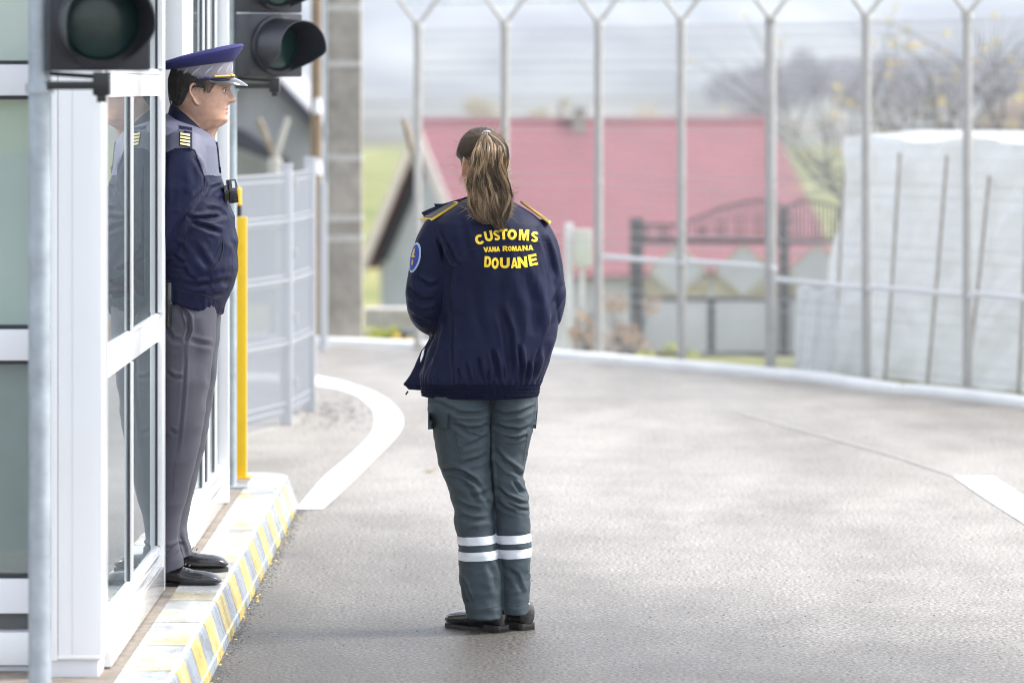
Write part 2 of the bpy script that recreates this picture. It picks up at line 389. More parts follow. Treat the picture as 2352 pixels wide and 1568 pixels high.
# striped kerb island
def kerbmat():
    m = bpy.data.materials.new('striped_kerb_paint'); m.use_nodes = True; t = m.node_tree; N = t.nodes; L = t.links; b = N['Principled BSDF']
    uv = N.new('ShaderNodeUVMap'); uv.uv_map = 'UVMap'; sx = N.new('ShaderNodeSeparateXYZ'); L.new(uv.outputs[0], sx.inputs[0])
    tc = N.new('ShaderNodeTexCoord')
    def math_(op, a, b_=None, v=None):
        n = N.new('ShaderNodeMath'); n.operation = op; L.new(a, n.inputs[0])
        if b_ is not None: L.new(b_, n.inputs[1])
        if v is not None: n.inputs[1].default_value = v
        return n.outputs[0]
    nn = N.new('ShaderNodeTexNoise'); nn.inputs['Scale'].default_value = 25; nn.inputs['Detail'].default_value = 4; L.new(tc.outputs['Object'], nn.inputs[0])
    wob = math_('MULTIPLY', math_('SUBTRACT', nn.outputs['Fac'], v=.5), v=.012)
    u = math_('ADD', sx.outputs['X'], wob)
    per = math_('FRACT', math_('DIVIDE', math_('SUBTRACT', u, v=(11.36 - 8.5) % .517), v=.517))
    yel = math_('LESS_THAN', per, v=.5)
    mx = N.new('ShaderNodeMix'); mx.data_type = 'RGBA'; L.new(yel, mx.inputs[0])
    # mottled yellow and grey stripe colours
    n1 = N.new('ShaderNodeTexNoise'); n1.inputs['Scale'].default_value = 9; n1.inputs['Detail'].default_value = 8; L.new(tc.outputs['Object'], n1.inputs[0])
    ry = N.new('ShaderNodeValToRGB'); e = ry.color_ramp.elements; e[0].position = .35; e[0].color = (.50, .36, .05, 1); e[1].position = .62; e[1].color = (.62, .50, .20, 1)
    rg = N.new('ShaderNodeValToRGB'); e = rg.color_ramp.elements; e[0].position = .3; e[0].color = (.19, .215, .245, 1); e[1].position = .6; e[1].color = (.26, .295, .335, 1)
    L.new(n1.outputs['Fac'], ry.inputs[0]); L.new(n1.outputs['Fac'], rg.inputs[0]); L.new(rg.outputs[0], mx.inputs[6]); L.new(ry.outputs[0], mx.inputs[7])
    # pale patches painted on the top stand in for glare from the sky
    top = math_('LESS_THAN', sx.outputs['Y'], v=2.9); tn_ = N.new('ShaderNodeTexNoise'); tn_.inputs['Scale'].default_value = 3.2; tn_.inputs['Detail'].default_value = 5; L.new(tc.outputs['Object'], tn_.inputs[0])
    tr_ = N.new('ShaderNodeMapRange'); tr_.inputs['From Min'].default_value = .36; tr_.inputs['From Max'].default_value = .58; tr_.inputs['To Min'].default_value = .35; tr_.inputs['To Max'].default_value = .88; L.new(tn_.outputs['Fac'], tr_.inputs['Value'])
    tf_ = math_('MULTIPLY', top, tr_.outputs[0]); mtop = N.new('ShaderNodeMix'); mtop.data_type = 'RGBA'; L.new(tf_, mtop.inputs[0]); L.new(mx.outputs[2], mtop.inputs[6]); mtop.inputs[7].default_value = (.62, .62, .60, 1); mx = mtop
    # dark joint between kerb stones, every second stripe
    j = math_('FRACT', math_('DIVIDE', math_('SUBTRACT', u, v=(11.36 - 8.5) % .517), v=.517)); jd = math_('LESS_THAN', math_('ABSOLUTE', math_('SUBTRACT', j, v=.988)), v=.012)
    m3 = N.new('ShaderNodeMix'); m3.data_type = 'RGBA'; L.new(jd, m3.inputs[0]); L.new(mx.outputs[2], m3.inputs[6]); m3.inputs[7].default_value = (.05, .05, .055, 1)
    # chips and dirt
    n4 = N.new('ShaderNodeTexNoise'); n4.inputs['Scale'].default_value = 38; n4.inputs['Detail'].default_value = 5; L.new(tc.outputs['Object'], n4.inputs[0])
    ch = N.new('ShaderNodeValToRGB'); e = ch.color_ramp.elements; e[0].position = .28; e[0].color = (.25, .24, .22, 1); e[1].position = .37; e[1].color = (1, 1, 1, 1); L.new(n4.outputs['Fac'], ch.inputs[0])
    m4 = N.new('ShaderNodeMix'); m4.data_type = 'RGBA'; m4.blend_type = 'MULTIPLY'; m4.inputs[0].default_value = 1; L.new(m3.outputs[2], m4.inputs[6]); L.new(ch.outputs[0], m4.inputs[7])
    L.new(m4.outputs[2], b.inputs['Base Color'])
    rr = N.new('ShaderNodeMapRange'); rr.inputs['From Min'].default_value = .35; rr.inputs['From Max'].default_value = .65; rr.inputs['To Min'].default_value = .16; rr.inputs['To Max'].default_value = .36
    L.new(n1.outputs['Fac'], rr.inputs['Value']); L.new(rr.outputs[0], b.inputs['Roughness']); b.inputs['Specular IOR Level'].default_value = .75
    bp = N.new('ShaderNodeBump'); bp.inputs['Strength'].default_value = .12; bp.inputs['Distance'].default_value = .004; L.new(n4.outputs['Fac'], bp.inputs['Height']); L.new(bp.outputs[0], b.inputs['Normal'])
    return m
KX = -.975
path = [(KX, 8.5 + .25 * k) for k in range(0, 34)] + [(KX, 17.05)] + [(KX - .16 * (1 - math.cos(R(a))), 17.05 + .16 * math.sin(R(a))) for a in (15, 30, 45, 60, 75, 90)] + [(KX - .4, 17.21), (KX - 2.4, 17.21)]
M['kerb'] = kerbmat()
o = link('kerb', sweep(path, [(-.156, .10), (-.156, .14), (-.012, .14), (.0, .134), (.006, .125), (.034, .034), (.040, .030), (.044, .0), (.046, -.04)]), M['kerb'], smooth=False)
tag(o, kind='structure')
M['pav'] = mat('brown_screed', (.17, .14, .11), .8, col2=(.29, .25, .21), scale=14, bump=.3, bscale=70)
pv = MB(); pv.box(-3.8, KX - .15, 8.5, 17.07, -.05, .136); tag(pv.build('pavement', M['pav']), kind='structure')
# crumbled dark grit and yellow paint spill along the kerb foot
M['grit'] = mat('grit', (.035, .034, .034), .8, col2=(.12, .115, .11), scale=50); M['spill'] = mat('paint_spill', (.62, .50, .12), .6, var=.2, scale=60)
def chips(name, n, fx, sz, m, z=.0):
    s = MB()
    for i in range(n):
        x, y = fx(); r = sz * random.uniform(.5, 1.3); k = random.randint(5, 7); a0 = random.random() * 6
        pts = [(x + r * random.uniform(.7, 1.1) * math.cos(a0 + 6.283 * j / k), y + r * random.uniform(1, 1.9) * math.sin(a0 + 6.283 * j / k), z) for j in range(k)]
        s.add(pts + [(x + random.uniform(-.2, .2) * r, y, z + r * random.uniform(.3, .7))], [(j, (j + 1) % k, k) for j in range(k)])
    return s.build(name, m)
tag(chips('grit', 1500, lambda: (KX + .045 + abs(random.gauss(0, .022)), random.uniform(11.6, 17.1)), .0045, M['grit']), 'dark grit crumbs along the foot of the striped kerb', 'grit', kind='stuff')
tag(chips('paint_flakes', 36, lambda: (KX + .047 + abs(random.gauss(0, .010)), 11.6 + 5.5 * random.random()), .006, M['spill'], .001), 'yellow paint drips on the asphalt at the kerb foot', 'paint', kind='stuff')
tag(chips('gravel', 500, lambda: (random.uniform(-1.0, 2.6), random.uniform(12, 19)), .004, M['grit']), 'tiny scattered stones on the asphalt', 'gravel', kind='stuff')
# gravelly dirt at the foot of the mesh fence panel
tag(chips('dirt', 450, lambda: (random.gauss(-.98, .12), random.gauss(22.1, .6)), .008, M['grit']), 'dark gravelly dirt beside the grey mesh fence', 'dirt', kind='stuff')
# dead leaf
M['leafdry'] = mat('dry_leaf', (.45, .30, .17), .7, var=.25, scale=60)
def leaf(c, L_, a, curl):
    s = MB(); n = 7; c = Vector(c); d = Vector((math.cos(a), math.sin(a), 0)); q = Vector((-d.y, d.x, 0)); vs = []
    for i in range(n):
        t = i / (n - 1); wd = L_ * .33 * math.sin(math.pi * min(1, t * 1.02)) ** .8 + .001; h = curl * L_ * abs(t - .5) * 1.2 + .003
        for sgn in (-1, 0, 1): vs.append(c + d * (t - .5) * L_ + q * wd * sgn + Vector((0, 0, h + (.25 * wd if sgn else 0))))
    s.add(vs, [(3 * i + k, 3 * i + k + 1, 3 * i + k + 4, 3 * i + k + 3) for i in range(n - 1) for k in (0, 1)])
    return s
tag(leaf(G(988, 1084), .075, .1, .35).build('fallen_leaf', M['leafdry'], smooth=True), 'tan fallen leaf on the asphalt left of the woman', 'leaf')

# ------------------------------------------------------------------ booth
M['added_backing'] = mat('pale_green_backing', (.64, .68, .64), .7, var=.06, scale=2)
booth = thing('guard_booth', 'white aluminium and glass control booth with an open doorway behind the striped kerb', 'booth', (-2.3, 13.5, .136))
BZ0, BZ1 = .14, 2.75
def bpart(name, boxes, m, bev=.002, parent=booth):
    if name in ('front_frame', 'front_gasket', 'side_frame', 'mullion', 'mullion_gasket', 'door_stile', 'door_gasket', 'kick_panel', 'side_rail_trim') and len(boxes) > 1:
        for b_ in boxes: bpart({'front_frame': 'frame_rail', 'side_frame': 'frame_rail'}.get(name, name), [b_], m, bev, parent)
        return
    s = MB()
    for b_ in boxes: s.box(*b_, bev=bev)
    return auto(s.build(name, M[m], parent))
XF = -3.5
# corner column
bpart('corner_column', [(-1.322, -1.305, 11.245, 11.4, .185, BZ1), (-1.3035, -1.1775, 11.25, 11.42, .187, BZ1), (-1.262, -1.182, 11.2475, 11.25, .19, BZ1), (-1.305, -1.180, 11.2465, 11.25, .19, .20)], 'white')
bpart('column_foot', [(-1.36, -1.1895, 11.262, 11.43, .10, .186)], 'offwhite')
# front facade
fr = [(XF, -1.325, 11.40, 11.46, 1.805, 1.895), (XF, -1.325, 11.40, 11.46, 1.035, 1.125), (XF, -1.325, 11.40, 11.46, .30, .40), (XF, -1.325, 11.40, 11.46, 2.56, 2.66)]
for xm in (XF, -2.42): fr.append((xm - .03, xm + .03, 11.395, 11.465, .26, 2.66))
bpart('front_frame', fr, 'white_panel')
bpart('front_gasket', [(XF, -1.325, 11.412, 11.45, z - .006, z + .006) for z in (1.901, 1.799, 1.131, 1.029, .406)], 'gasket', 0)
bpart('added_backing', [(XF + .03, -1.34, 11.475, 11.48, 1.10, 2.56)], 'added_backing', 0)  # added board behind the upper panes to lighten the dark glass
M['added_backing_dark'] = mat('grey_green_backing', (.24, .27, .27), .7, var=.25, scale=2)
bpart('added_lower_backing', [(XF + .03, -1.34, 11.475, 11.48, .31, 1.06)], 'added_backing_dark', 0)  # added board that sets the dimmer tone of the lower panes
bpart('front_sill', [(XF, -1.32, 11.36, 11.47, .155, .25)], 'white'); bpart('front_recess', [(XF, -1.325, 11.43, 11.48, .25, .30)], 'interior_dark', 0)
bpart('front_plinth', [(XF, -1.362, 11.38, 11.47, .10, .150)], 'offwhite')
for x0, x1 in ((XF + .03, -2.45), (-2.39, -1.33)):
    for z0, z1 in ((.406, 1.029), (1.131, 1.799), (1.901, 2.56)):
        bpart('glass_pane', [(x0, x1, 11.428, 11.434, z0, z1)], 'glass_front', 0)
# side wall, fixed glazing between the column and the doorway
Y0, Y1 = 11.42, 13.15
GX = -1.1905
def side_frame(ya, yb, zs=((1.80, 1.89), (.978, 1.074), (.262, .298), (2.50, 2.6))):
    for z0, z1 in zs: bpart('frame_rail', [(-1.235, -1.1835, ya, yb, z0, z1)], 'white')
side_frame(Y0, Y1)
for z0, z1 in ((1.872, 1.884), (1.064, 1.071), (.286, .294)): bpart('side_rail_trim', [(-1.1834, -1.1795, Y0, Y1, z0, z1)], 'white')
bpart('kick_panel', [(-1.225, -1.168, Y0, Y1, .141, .222)], 'sillwhite'); bpart('kick_panel', [(-1.225, -1.174, Y0, Y1, .226, .260)], 'sillwhite')
def upright(ya, yb, w_, g_, zs, name='mullion'):
    for z0, z1 in zs:
        bpart(name, [(-1.1898 + g_, -1.1898 + w_, ya, yb, z0, z1)], 'white', .001)
        bpart(name + '_gasket', [(-1.1898, -1.1898 + g_ - .0002, ya - .004, yb, z0, z1)], 'gasket', 0)
ZS = ((.298, .977), (1.075, 1.799), (1.891, 2.499))
upright(12.155, 12.20, .0115, .0044, ZS)
upright(13.11, 13.149, .0205, .0036, ZS, 'door_stile')
bpart('door_frame', [(-1.235, -1.168, 13.15, 13.21, .139, 2.5)], 'white')
for ya, yb in ((Y0, 12.155), (12.20, 13.11)):
    for z0, z1 in ((.298, .978), (1.074, 1.80), (1.89, 2.5)):
        bpart('glass_pane', [(GX - .003, GX, ya, yb, z0, z1)], 'glass_side', 0)
# beyond the doorway
YB = 15.98
bpart('door_jamb', [(-1.30, -1.172, 13.94, 13.99, .139, 2.5)], 'white')
bpart('wall_panel', [(-1.235, -1.18, 13.99, 14.50, .262, 2.499)], 'white_panel')
bpart('kick_panel', [(-1.25, -1.166, 13.99, YB - .06, .141, .222)], 'sillwhite'); bpart('kick_panel', [(-1.25, -1.173, 13.99, YB - .06, .226, .260)], 'sillwhite')
side_frame(14.5, YB - .06, ((.262, .298), (2.50, 2.6)))
for ym in (14.98, 15.22, 15.60): upright(ym, ym + .05, .011, .004, ((.298, 2.499),))
for ya, yb in ((14.5, 14.98), (15.03, 15.22), (15.27, 15.6), (15.65, YB - .08)):
    bpart('glass_pane', [(GX - .003, GX, ya, yb, .298, 2.5)], 'glass_side', 0)
bpart('corner_post', [(-1.24, -1.152, YB - .06, YB, .139, 2.6)], 'white')
bpart('fascia', [(XF - .06, -1.12, 11.2, 11.26, 2.66, 2.9), (-1.19, -1.13, 11.26, YB + .06, 2.6, 2.9)], 'white')
bpart('roof', [(XF - .06, -1.19, 11.26, YB + .06, 2.70, 2.88)], 'white_panel')
bpart('rear_wall', [(XF, -1.24, YB - .05, YB, .136, 2.7), (XF - .05, XF, 11.46, YB, .136, 2.7)], 'interior')
bpart('floor', [(XF, -1.236, 11.48, YB - .05, .1365, .1395)], 'interior_dark')
bpart('partition', [(-2.6, -1.26, 13.96, 14.0, .14, 2.5)], 'white_panel')
bpart('counter', [(-3.2, -1.7, 12.6, 13.1, .14, 1.0)], 'interior')
# ------------------------------------------------------------------ signals
M['lens'] = mat('green_lens', (.003, .030, .028), .28, var=.25, scale=30, coat=.15)
def signal(name, label, px, d, ox, yaw, pr, base_z=.136):
    X = (px - CX) * d / F
    root = thing(name, label, 'traffic light', (X, d, base_z), 'traffic lights at the booth')
    s = MB(); s.cyl((X, d, base_z), (X, d, 3.1), pr, 28); s.cyl((X, d, 3.1), (X, d, 3.12), pr * .8, 28); auto(s.build('pole', M['galv'], root))
    s = MB(); s.box(X - .07, X + .07, d - .07, d + .07, base_z, base_z + .008, bev=.002); s.build('base_plate', M['galv'], root)
    T = Matrix.Translation((X + ox, d - .02, 0)) @ Matrix.Rotation(yaw, 4, 'Z')
    s = MB()
    for k in range(2):
        z0 = 1.872 + .272 * k
        s.box(-.133, .133, -.03, .085, z0, z0 + .268, M=T, bev=.008)
    hs_ = auto(s.build('housing', M['housing'], root))
    for k in range(2):
        zc = 1.872 + .134 + .272 * k
        r0 = MB(); n = 40; L_ = .20
        # lens dish
        rings = []
        for i in range(6):
            rr = .106 * math.cos(i * math.pi / 12 * .95) if i else .106
            rings.append([T @ Vector((rr * math.cos(2 * math.pi * j / n), -.032 - .018 * math.sin(i * math.pi / 12), zc + rr * math.sin(2 * math.pi * j / n))) for j in range(n)])
        s = MB().loft(rings); ln = s.build('lens', M['lens'], root, smooth=True)
        s = MB()
        for (ra, rb, ya, yb) in ((.126, .110, -.03, -.046),):
            s.loft([[T @ Vector((q * math.cos(2 * math.pi * j / n), yy, zc + q * math.sin(2 * math.pi * j / n))) for j in range(n)] for q, yy in ((ra, ya), (ra, yb), (rb, yb - .004), (rb, ya))], cap=False)
        auto(s.build('lens_ring', M['housing'], root))
        # tunnel visor: long on top, cut away below, slightly flaring down
        vo, vi = [], []
        s = MB(); A = 44; vs = []
        for j in range(A + 1):
            a = R(-62 + (304) * j / A)  # from lower right over the top to lower left
            up = math.sin(a)
            Lj = L_ * max(.06, min(1, .66 + .40 * up + (.0 if up > -.5 else (up + .5) * 1.1)))
            Lj = L_ * (1.0 if up > -.15 else max(.05, 1 - ((-.15 - up) / .73) ** 1.3))
            for rad in (.1145, .1105):
                for tt in (0, .5, 1): vs.append(T @ Vector((rad * (1 + .02 * tt) * math.cos(a), -.034 - Lj * tt, zc + rad * math.sin(a) - .012 * tt)))
        fs = []
        for j in range(A):
            b0 = 6 * j; b1 = b0 + 6
            for q in (0, 1): fs.append((b0 + q, b1 + q, b1 + q + 1, b0 + q + 1)); fs.append((b0 + 3 + q, b0 + 4 + q, b1 + 4 + q, b1 + 3 + q))
            fs.append((b0 + 2, b1 + 2, b1 + 5, b0 + 5)); fs.append((b0, b0 + 3, b1 + 3, b1))
        fs += [(0, 1, 4, 3), (1, 2, 5, 4), (6 * A, 6 * A + 3, 6 * A + 4, 6 * A + 1), (6 * A + 1, 6 * A + 4, 6 * A + 5, 6 * A + 2)]
        s.add(vs, fs); auto(s.build('visor', M['housing'], root), 50)
    # bracket
    Bz = 1.835
    for zz, nm in ((Bz, 'bracket'), (2.44, 'bracket')):
        s = MB(); s.cyl((X, d, zz - .022), (X, d, zz + .004), pr + .008, 24)
        s.build('clamp', M['galv'], root)
        s = MB(); ex = X + ox + .01
        s.box(X + pr * .8, ex + .015, d - .035, d - .01, zz - .012, zz + .010, bev=.003); s.box(ex - .022, ex + .022, d - .05, d + .0, zz - .028, zz + .034, bev=.005)
        s.box(ex - .012, ex + .012, d - .045, d - .02, zz - .045, zz - .02, bev=.002)
        s.tube([(X + pr, d - .03, zz + .03), (ex - .02, d - .03, zz + .022)], .006, 8)
        auto(s.build(nm, M['black'], root))
    return root
signal('traffic_light', 'dark traffic light facing the camera on the near pole by the booth corner', 91.5, 10.25, .155, R(14), .030)
signal('traffic_light', 'dark traffic light with long visors turned right beside the peaked cap', 533, 16.6, .172, R(37), .0205)

# yellow barrier posts
yb = thing('barrier_post', 'square yellow post standing on the far end of the striped kerb', 'post', P(556, 1077, 17.0))
b0 = P(556, 1077, 17.0)
s = MB(); s.box(b0.x - .022, b0.x + .020, 16.98, 17.02, .137, 1.83 - (498 - 200) * 17 / F, bev=.002); auto(s.build('post', M['yellow'], yb))
s = MB(); s.box(b0.x - .04, b0.x + .04, 16.96, 17.04, .1365, .142, bev=.001); s.build('base_plate', M['yellow'], yb)
p1 = P(549, 430, 17.6)
yb2 = thing('marker_post', 'slim yellow marker rod with a black band behind the square yellow post', 'post', (p1.x, 17.6, 0))
zt = p1.z; zb = P(549, 471, 17.6).z; zc_ = P(549, 502, 17.6).z
s = MB(); s.cyl((p1.x, 17.6, zb), (p1.x, 17.6, zt - .008), .0115, 16); s.cyl((p1.x, 17.6, zt - .008), (p1.x, 17.6, zt), .0115, 16, .007); s.cyl((p1.x, 17.6, 0), (p1.x, 17.6, zc_), .0115, 16); auto(s.build('rod', M['yellow'], yb2))
s = MB(); s.cyl((p1.x, 17.6, zc_), (p1.x, 17.6, zb), .0118, 16); auto(s.build('black_band', M['black'], yb2))

# ------------------------------------------------------------------ grey mesh fence panel on the left
A0, A1, A2 = Vector((-1.60, 19.9, 0)), Vector((-1.225, 21.25, 0)), Vector((-1.142, 22.15, 0))
mf = thing('mesh_fence', 'low pale grey welded mesh fence with two square posts behind the yellow post', 'fence', A1, None)
s = MB()
def vwires(s, a, b, sp, z0, z1, r, off=0):
    d = b - a; L_ = d.length; n = int(L_ / sp); q = Vector((d.y, -d.x, 0)).normalized() * off
    for i in range(n + 1):
        p = a + d * (i / n) + q; s.box(p.x - r, p.x + r, p.y - r, p.y + r, z0, z1)
def hbar(s, a, b, z, r, off=0, n=6):
    d = b - a; q = Vector((d.y, -d.x, 0)).normalized() * off; s.tube([(a.x + q.x, a.y + q.y, z), (b.x + q.x, b.y + q.y, z)], r, n)
for a, b in ((A0, A1), (A1, A2)):
    vwires(s, a, b, .0125, .05, 1.36, .0017)
    for z in (.08, .12, .42, .47, .76, .81, 1.08, 1.13, 1.32, 1.36):
        hbar(s, a, b, z, .003, .008 if z in (.12, .47, .81, 1.13) else .0)
    for z in (.445, .785, 1.105): hbar(s, a, b, z, .0042, .022)
s.build('mesh_panel', M['gatewire'], mf)
for p, hh in ((A0, 1.38), (A1, 1.40), (A2, 1.42)):
    s = MB(); s.box(p.x - .032, p.x + .032, p.y - .032, p.y + .032, 0, hh, bev=.003); s.box(p.x - .036, p.x + .036, p.y - .036, p.y + .036, hh, hh + .014, bev=.003); auto(s.build('post', M['gatewire'], mf))
for z in (1.28, .9, .55, .2):
    s = MB(); s.box(A1.x + .02, A1.x + .06, A1.y + .05, A1.y + .07, z, z + .05, bev=.003); s.build('clamp', M['wire'], mf)
    s = MB(); s.box(A2.x - .05, A2.x - .02, A2.y - .07, A2.y - .05, z, z + .05, bev=.003); s.build('clamp', M['wire'], mf)

# ------------------------------------------------------------------ concrete power pole and its neighbours
c0 = G(788, 785); tp = thing('utility_pole', 'thick weathered concrete pole with steel straps left of the tall fence', 'pole', c0)
s = MB(); hw0, hw1 = .142, .118
s.loft([[Vector((c0.x + sx_ * hh, c0.y + sy_ * hh, z)) for sx_, sy_ in ((-1, -1), (1, -1), (1, 1), (-1, 1))] for z, hh in ((-.3, hw0), (3.2, .125), (6.0, hw1))]); auto(s.build('pole', M['concrete'], tp))
for yv in (20, 148, 362, 500, 546):
    z = P(0, yv, c0.y).z; s = MB(); hh = .142 - .006 * z / 1.2 + .004; s.box(c0.x - hh, c0.x + hh, c0.y - hh, c0.y + hh, z - .024, z + .024, bev=.002); s.build('steel_strap', M['galv_pale'], tp)
s = MB(); s.cyl((c0.x - .12, c0.y - .165, 0), (c0.x - .12, c0.y - .165, 4.5), .014, 10); s.build('conduit', M['galv'], tp)
c1 = P(724, 780, 28.8); wp = thing('wooden_pole', 'slim tan wooden pole right beside the concrete pole', 'pole', (c1.x, 28.8, -.1))
s = MB(); s.cyl((c1.x, 28.8, -.3), (c1.x + .02, 28.8, 5), .042, 14, .036); auto(s.build('pole', M['wood'], wp))
for yv in (245, 385): z = P(0, yv, 28.8).z; s = MB(); s.cyl((c1.x + .02, 28.75, z - .05), (c1.x + .02, 28.75, z + .06), .035, 12, .022); auto(s.build('insulator', M['white_panel'], wp))
c2 = P(743, 785, 27.2); s = MB(); s.cyl((c2.x, 27.2, -.1), (c2.x, 27.2, P(0, 420, 27.2).z), .028, 14)
tag(auto(s.build('steel_post', M['gatewire'])), 'short blue grey steel post in front of the concrete pole', 'post')

# Y-armed weathered post behind the low mesh fence, and a leaning stake
M['rustwood'] = mat('rusty_tan_steel', (.27, .225, .17), .8, var=.3, scale=9)
j0 = P(632, 362, 30.0); yp = thing('forked_post', 'weathered forked post sticking up behind the low mesh fence', 'post', (j0.x, 30, -.3))
s = MB(); s.cyl((j0.x, 30, -.4), j0, .05, 12); auto(s.build('post', M['galv_pale'], yp))
for (x, y, m_) in ((594, 272, 'rustwood'), (662, 270, 'galv_pale')):
    q = P(x, y, 30.0); s = MB(); s.tube([j0, q], [.026, .022], 8); auto(s.build('arm', M[m_], yp))
q0, q1 = P(950, 362, 28.6), P(927, 272, 28.6); s = MB(); s.tube([q0 + (q0 - q1) * .35, q0, q1], [.026, .024, .02], 8)
tag(auto(s.build('wooden_stake', M['rustwood'])), 'brown wooden stake leaning left beside the first tall fence post', 'stake')

# ------------------------------------------------------------------ tall border fence
fp = [(-2.62, 28.6), (-1.98, 28.2), (-1.30, 27.8), (-.658, 27.4), (-.048, 26.95), (.5855, 26.48), (1.115, 25.8), (1.66, 25.15), (2.19, 24.2), (2.72, 23.4), (3.27, 22.5), (3.75, 21.3), (4.15, 20.2)]
tf = thing('border_fence', 'tall fine-mesh security fence on grey posts with forked barbed wire arms', 'fence', (.5855, 26.48, 0))
FZ = -.04; FT = 2.26
for i, (x, y) in enumerate(fp):
    if i < 3: continue
    s = MB(); s.cyl((x, y, FZ), (x, y, FT), .029 if i != 7 else .036, 16); s.cyl((x, y, FT - .03), (x, y, FT + .02), .036, 16); auto(s.build('post', M['galv_pale'], tf))
    for sg in (-1, 1):
        s = MB(); s.tube([(x, y, FT), (x + sg * .045, y, FT + .06), (x + sg * .25, y - .02, FT + .34)], .014, 8); auto(s.build('arm', M['galv_pale'], tf))
pts = [Vector((x, y, 0)) for x, y in fp[3:]]
for i in range(len(pts) - 1):
    a, b = pts[i], pts[i + 1]; s = MB(); vwires(s, a, b, .0127, .02, FT - .02, .0011, .036)
    z = .02
    nw = 0
    while z < FT: hbar(s, a, b, z, .0026 if nw % 5 in (0, 1) else .0010, .038, 4); z += .0762; nw += 1
    s.build('mesh_panel', M['wire'], tf)
s = MB(); nb = 0
for sg in (-1, 1):
    for k in (.35, .68, 1.0):
        for i in range(len(pts) - 1):
            a, b = pts[i], pts[i + 1]; ox = sg * (.045 + .205 * k); zz = FT + .06 + .28 * k
            s.tube([(a.x + ox, a.y, zz), ((a.x + b.x) / 2 + ox, (a.y + b.y) / 2, zz - .015), (b.x + ox, b.y, zz)], .0022, 4)
            for q in range(7):
                t = (q + .5) / 7; p = a.lerp(b, t); s.tube([(p.x + ox - .012, p.y, zz - .02), (p.x + ox + .012, p.y, zz + .008)], .0016, 4)
s.build('barbed_wire', M['galv'], tf)
for k, (i0, i1, z) in enumerate(((5, 7, .672), (7, 11, .585))):
    s = MB()
    for i in range(i0, i1): a, b = Vector((*fp[i], 0)), Vector((*fp[i + 1], 0)); s.tube([(a.x + .03, a.y - .06, z + .015), (b.x + .03, b.y - .06, z)], .017, 10)
    auto(s.build('rail', M['white_panel'], tf))

# ------------------------------------------------------------------ white plastic-sheet shelter behind the fence
M['tarp'] = mat('white_plastic_sheet', (.95, .955, .985), .3, var=.04, scale=2, bump=.25, bscale=7, coat=.1)
_t = M['tarp'].node_tree; _b = _t.nodes['Principled BSDF']; _tr = _t.nodes.new('ShaderNodeBsdfTranslucent'); _tr.inputs[0].default_value = (.90, .93, 1, 1); _m = _t.nodes.new('ShaderNodeMixShader'); _m.inputs[0].default_value = .25
_t.links.new(_b.outputs[0], _m.inputs[1]); _t.links.new(_tr.outputs[0], _m.inputs[2]); _t.links.new(_m.outputs[0], _t.nodes['Material Output'].inputs[0])
ts = thing('sheeted_shelter', 'long shelter of white plastic sheeting over thin wooden battens behind the fence', 'shelter', (2.4, 25.4, 0))
La, Lb = Vector((2.03, 25.95, 0)), Vector((4.15, 22.55, 0)); dl = (Lb - La); nl = Vector((-dl.y, dl.x, 0)).normalized(); 
if nl.y < 0: nl = -nl
NU, NV = 150, 60; s = MB(); s2 = MB(); vs = []
def tarp(u, v):
    top = 1.50 - .02 * u + .015 * math.sin(u * 23) - .05 * max(0, math.sin(u * 8 + 1)) * u
    z = -.05 + v * (top + .05); p = La + dl * u + nl * (.18 * v)
    w_ = .05 * math.sin(u * 46 + 2 * noise.noise(Vector((u * 6, v * 2, 1)))) * (.3 + .7 * u)
    dg = (u * 2.55 + (1 - v) * 1.1) ; w_ += .08 * max(0, min(1, (u - .33) * 3)) * (math.sin(dg * 17 + 2.2 * noise.noise(Vector((u * 5, v * 3, 5)))) ** 3)
    w_ += .03 * noise.noise(Vector((u * 30, v * 12, 2))) + .035 * (1 - abs(noise.noise(Vector((u * 11, v * 2.2, 7)))) * 3)
    return Vector((p.x + dl.normalized().x * (.10 * v * (1 - u)), p.y, z)) - nl * w_
for i in range(NU + 1):
    for j in range(NV + 1): vs.append(tarp(i / NU, j / NV))
fs = [(i * (NV + 1) + j, (i + 1) * (NV + 1) + j, (i + 1) * (NV + 1) + j + 1, i * (NV + 1) + j + 1) for i in range(NU) for j in range(NV)]
s.add(vs, fs)
n0 = len(s.v)
# roof and the left end of the sheet
vs = []
for i in range(NU + 1):
    a = tarp(i / NU, 1)
    for k, (o_, dz) in enumerate(((0, 0), (.5, .03), (1.4, .02), (2.2, -.1))): q = a + nl * o_; vs.append(Vector((q.x, q.y, a.z + dz)))
s.add(vs, [(i * 4 + k, (i + 1) * 4 + k, (i + 1) * 4 + k + 1, i * 4 + k + 1) for i in range(NU) for k in range(3)])
vs = []
for j in range(NV + 1):
    a = tarp(0, j / NV)
    for k, o_ in enumerate((0, .8, 2.2)): q = a + nl * o_; vs.append(Vector((q.x, q.y, a.z)))
s.add(vs, [(j * 3 + k, (j + 1) * 3 + k, (j + 1) * 3 + k + 1, j * 3 + k + 1) for j in range(NV) for k in range(2)])
o = s.build('plastic_sheet', M['tarp'], ts, smooth=True, fix=False)
M['batten'] = mat('batten', (.30, .25, .19), .8, var=.2, scale=14)
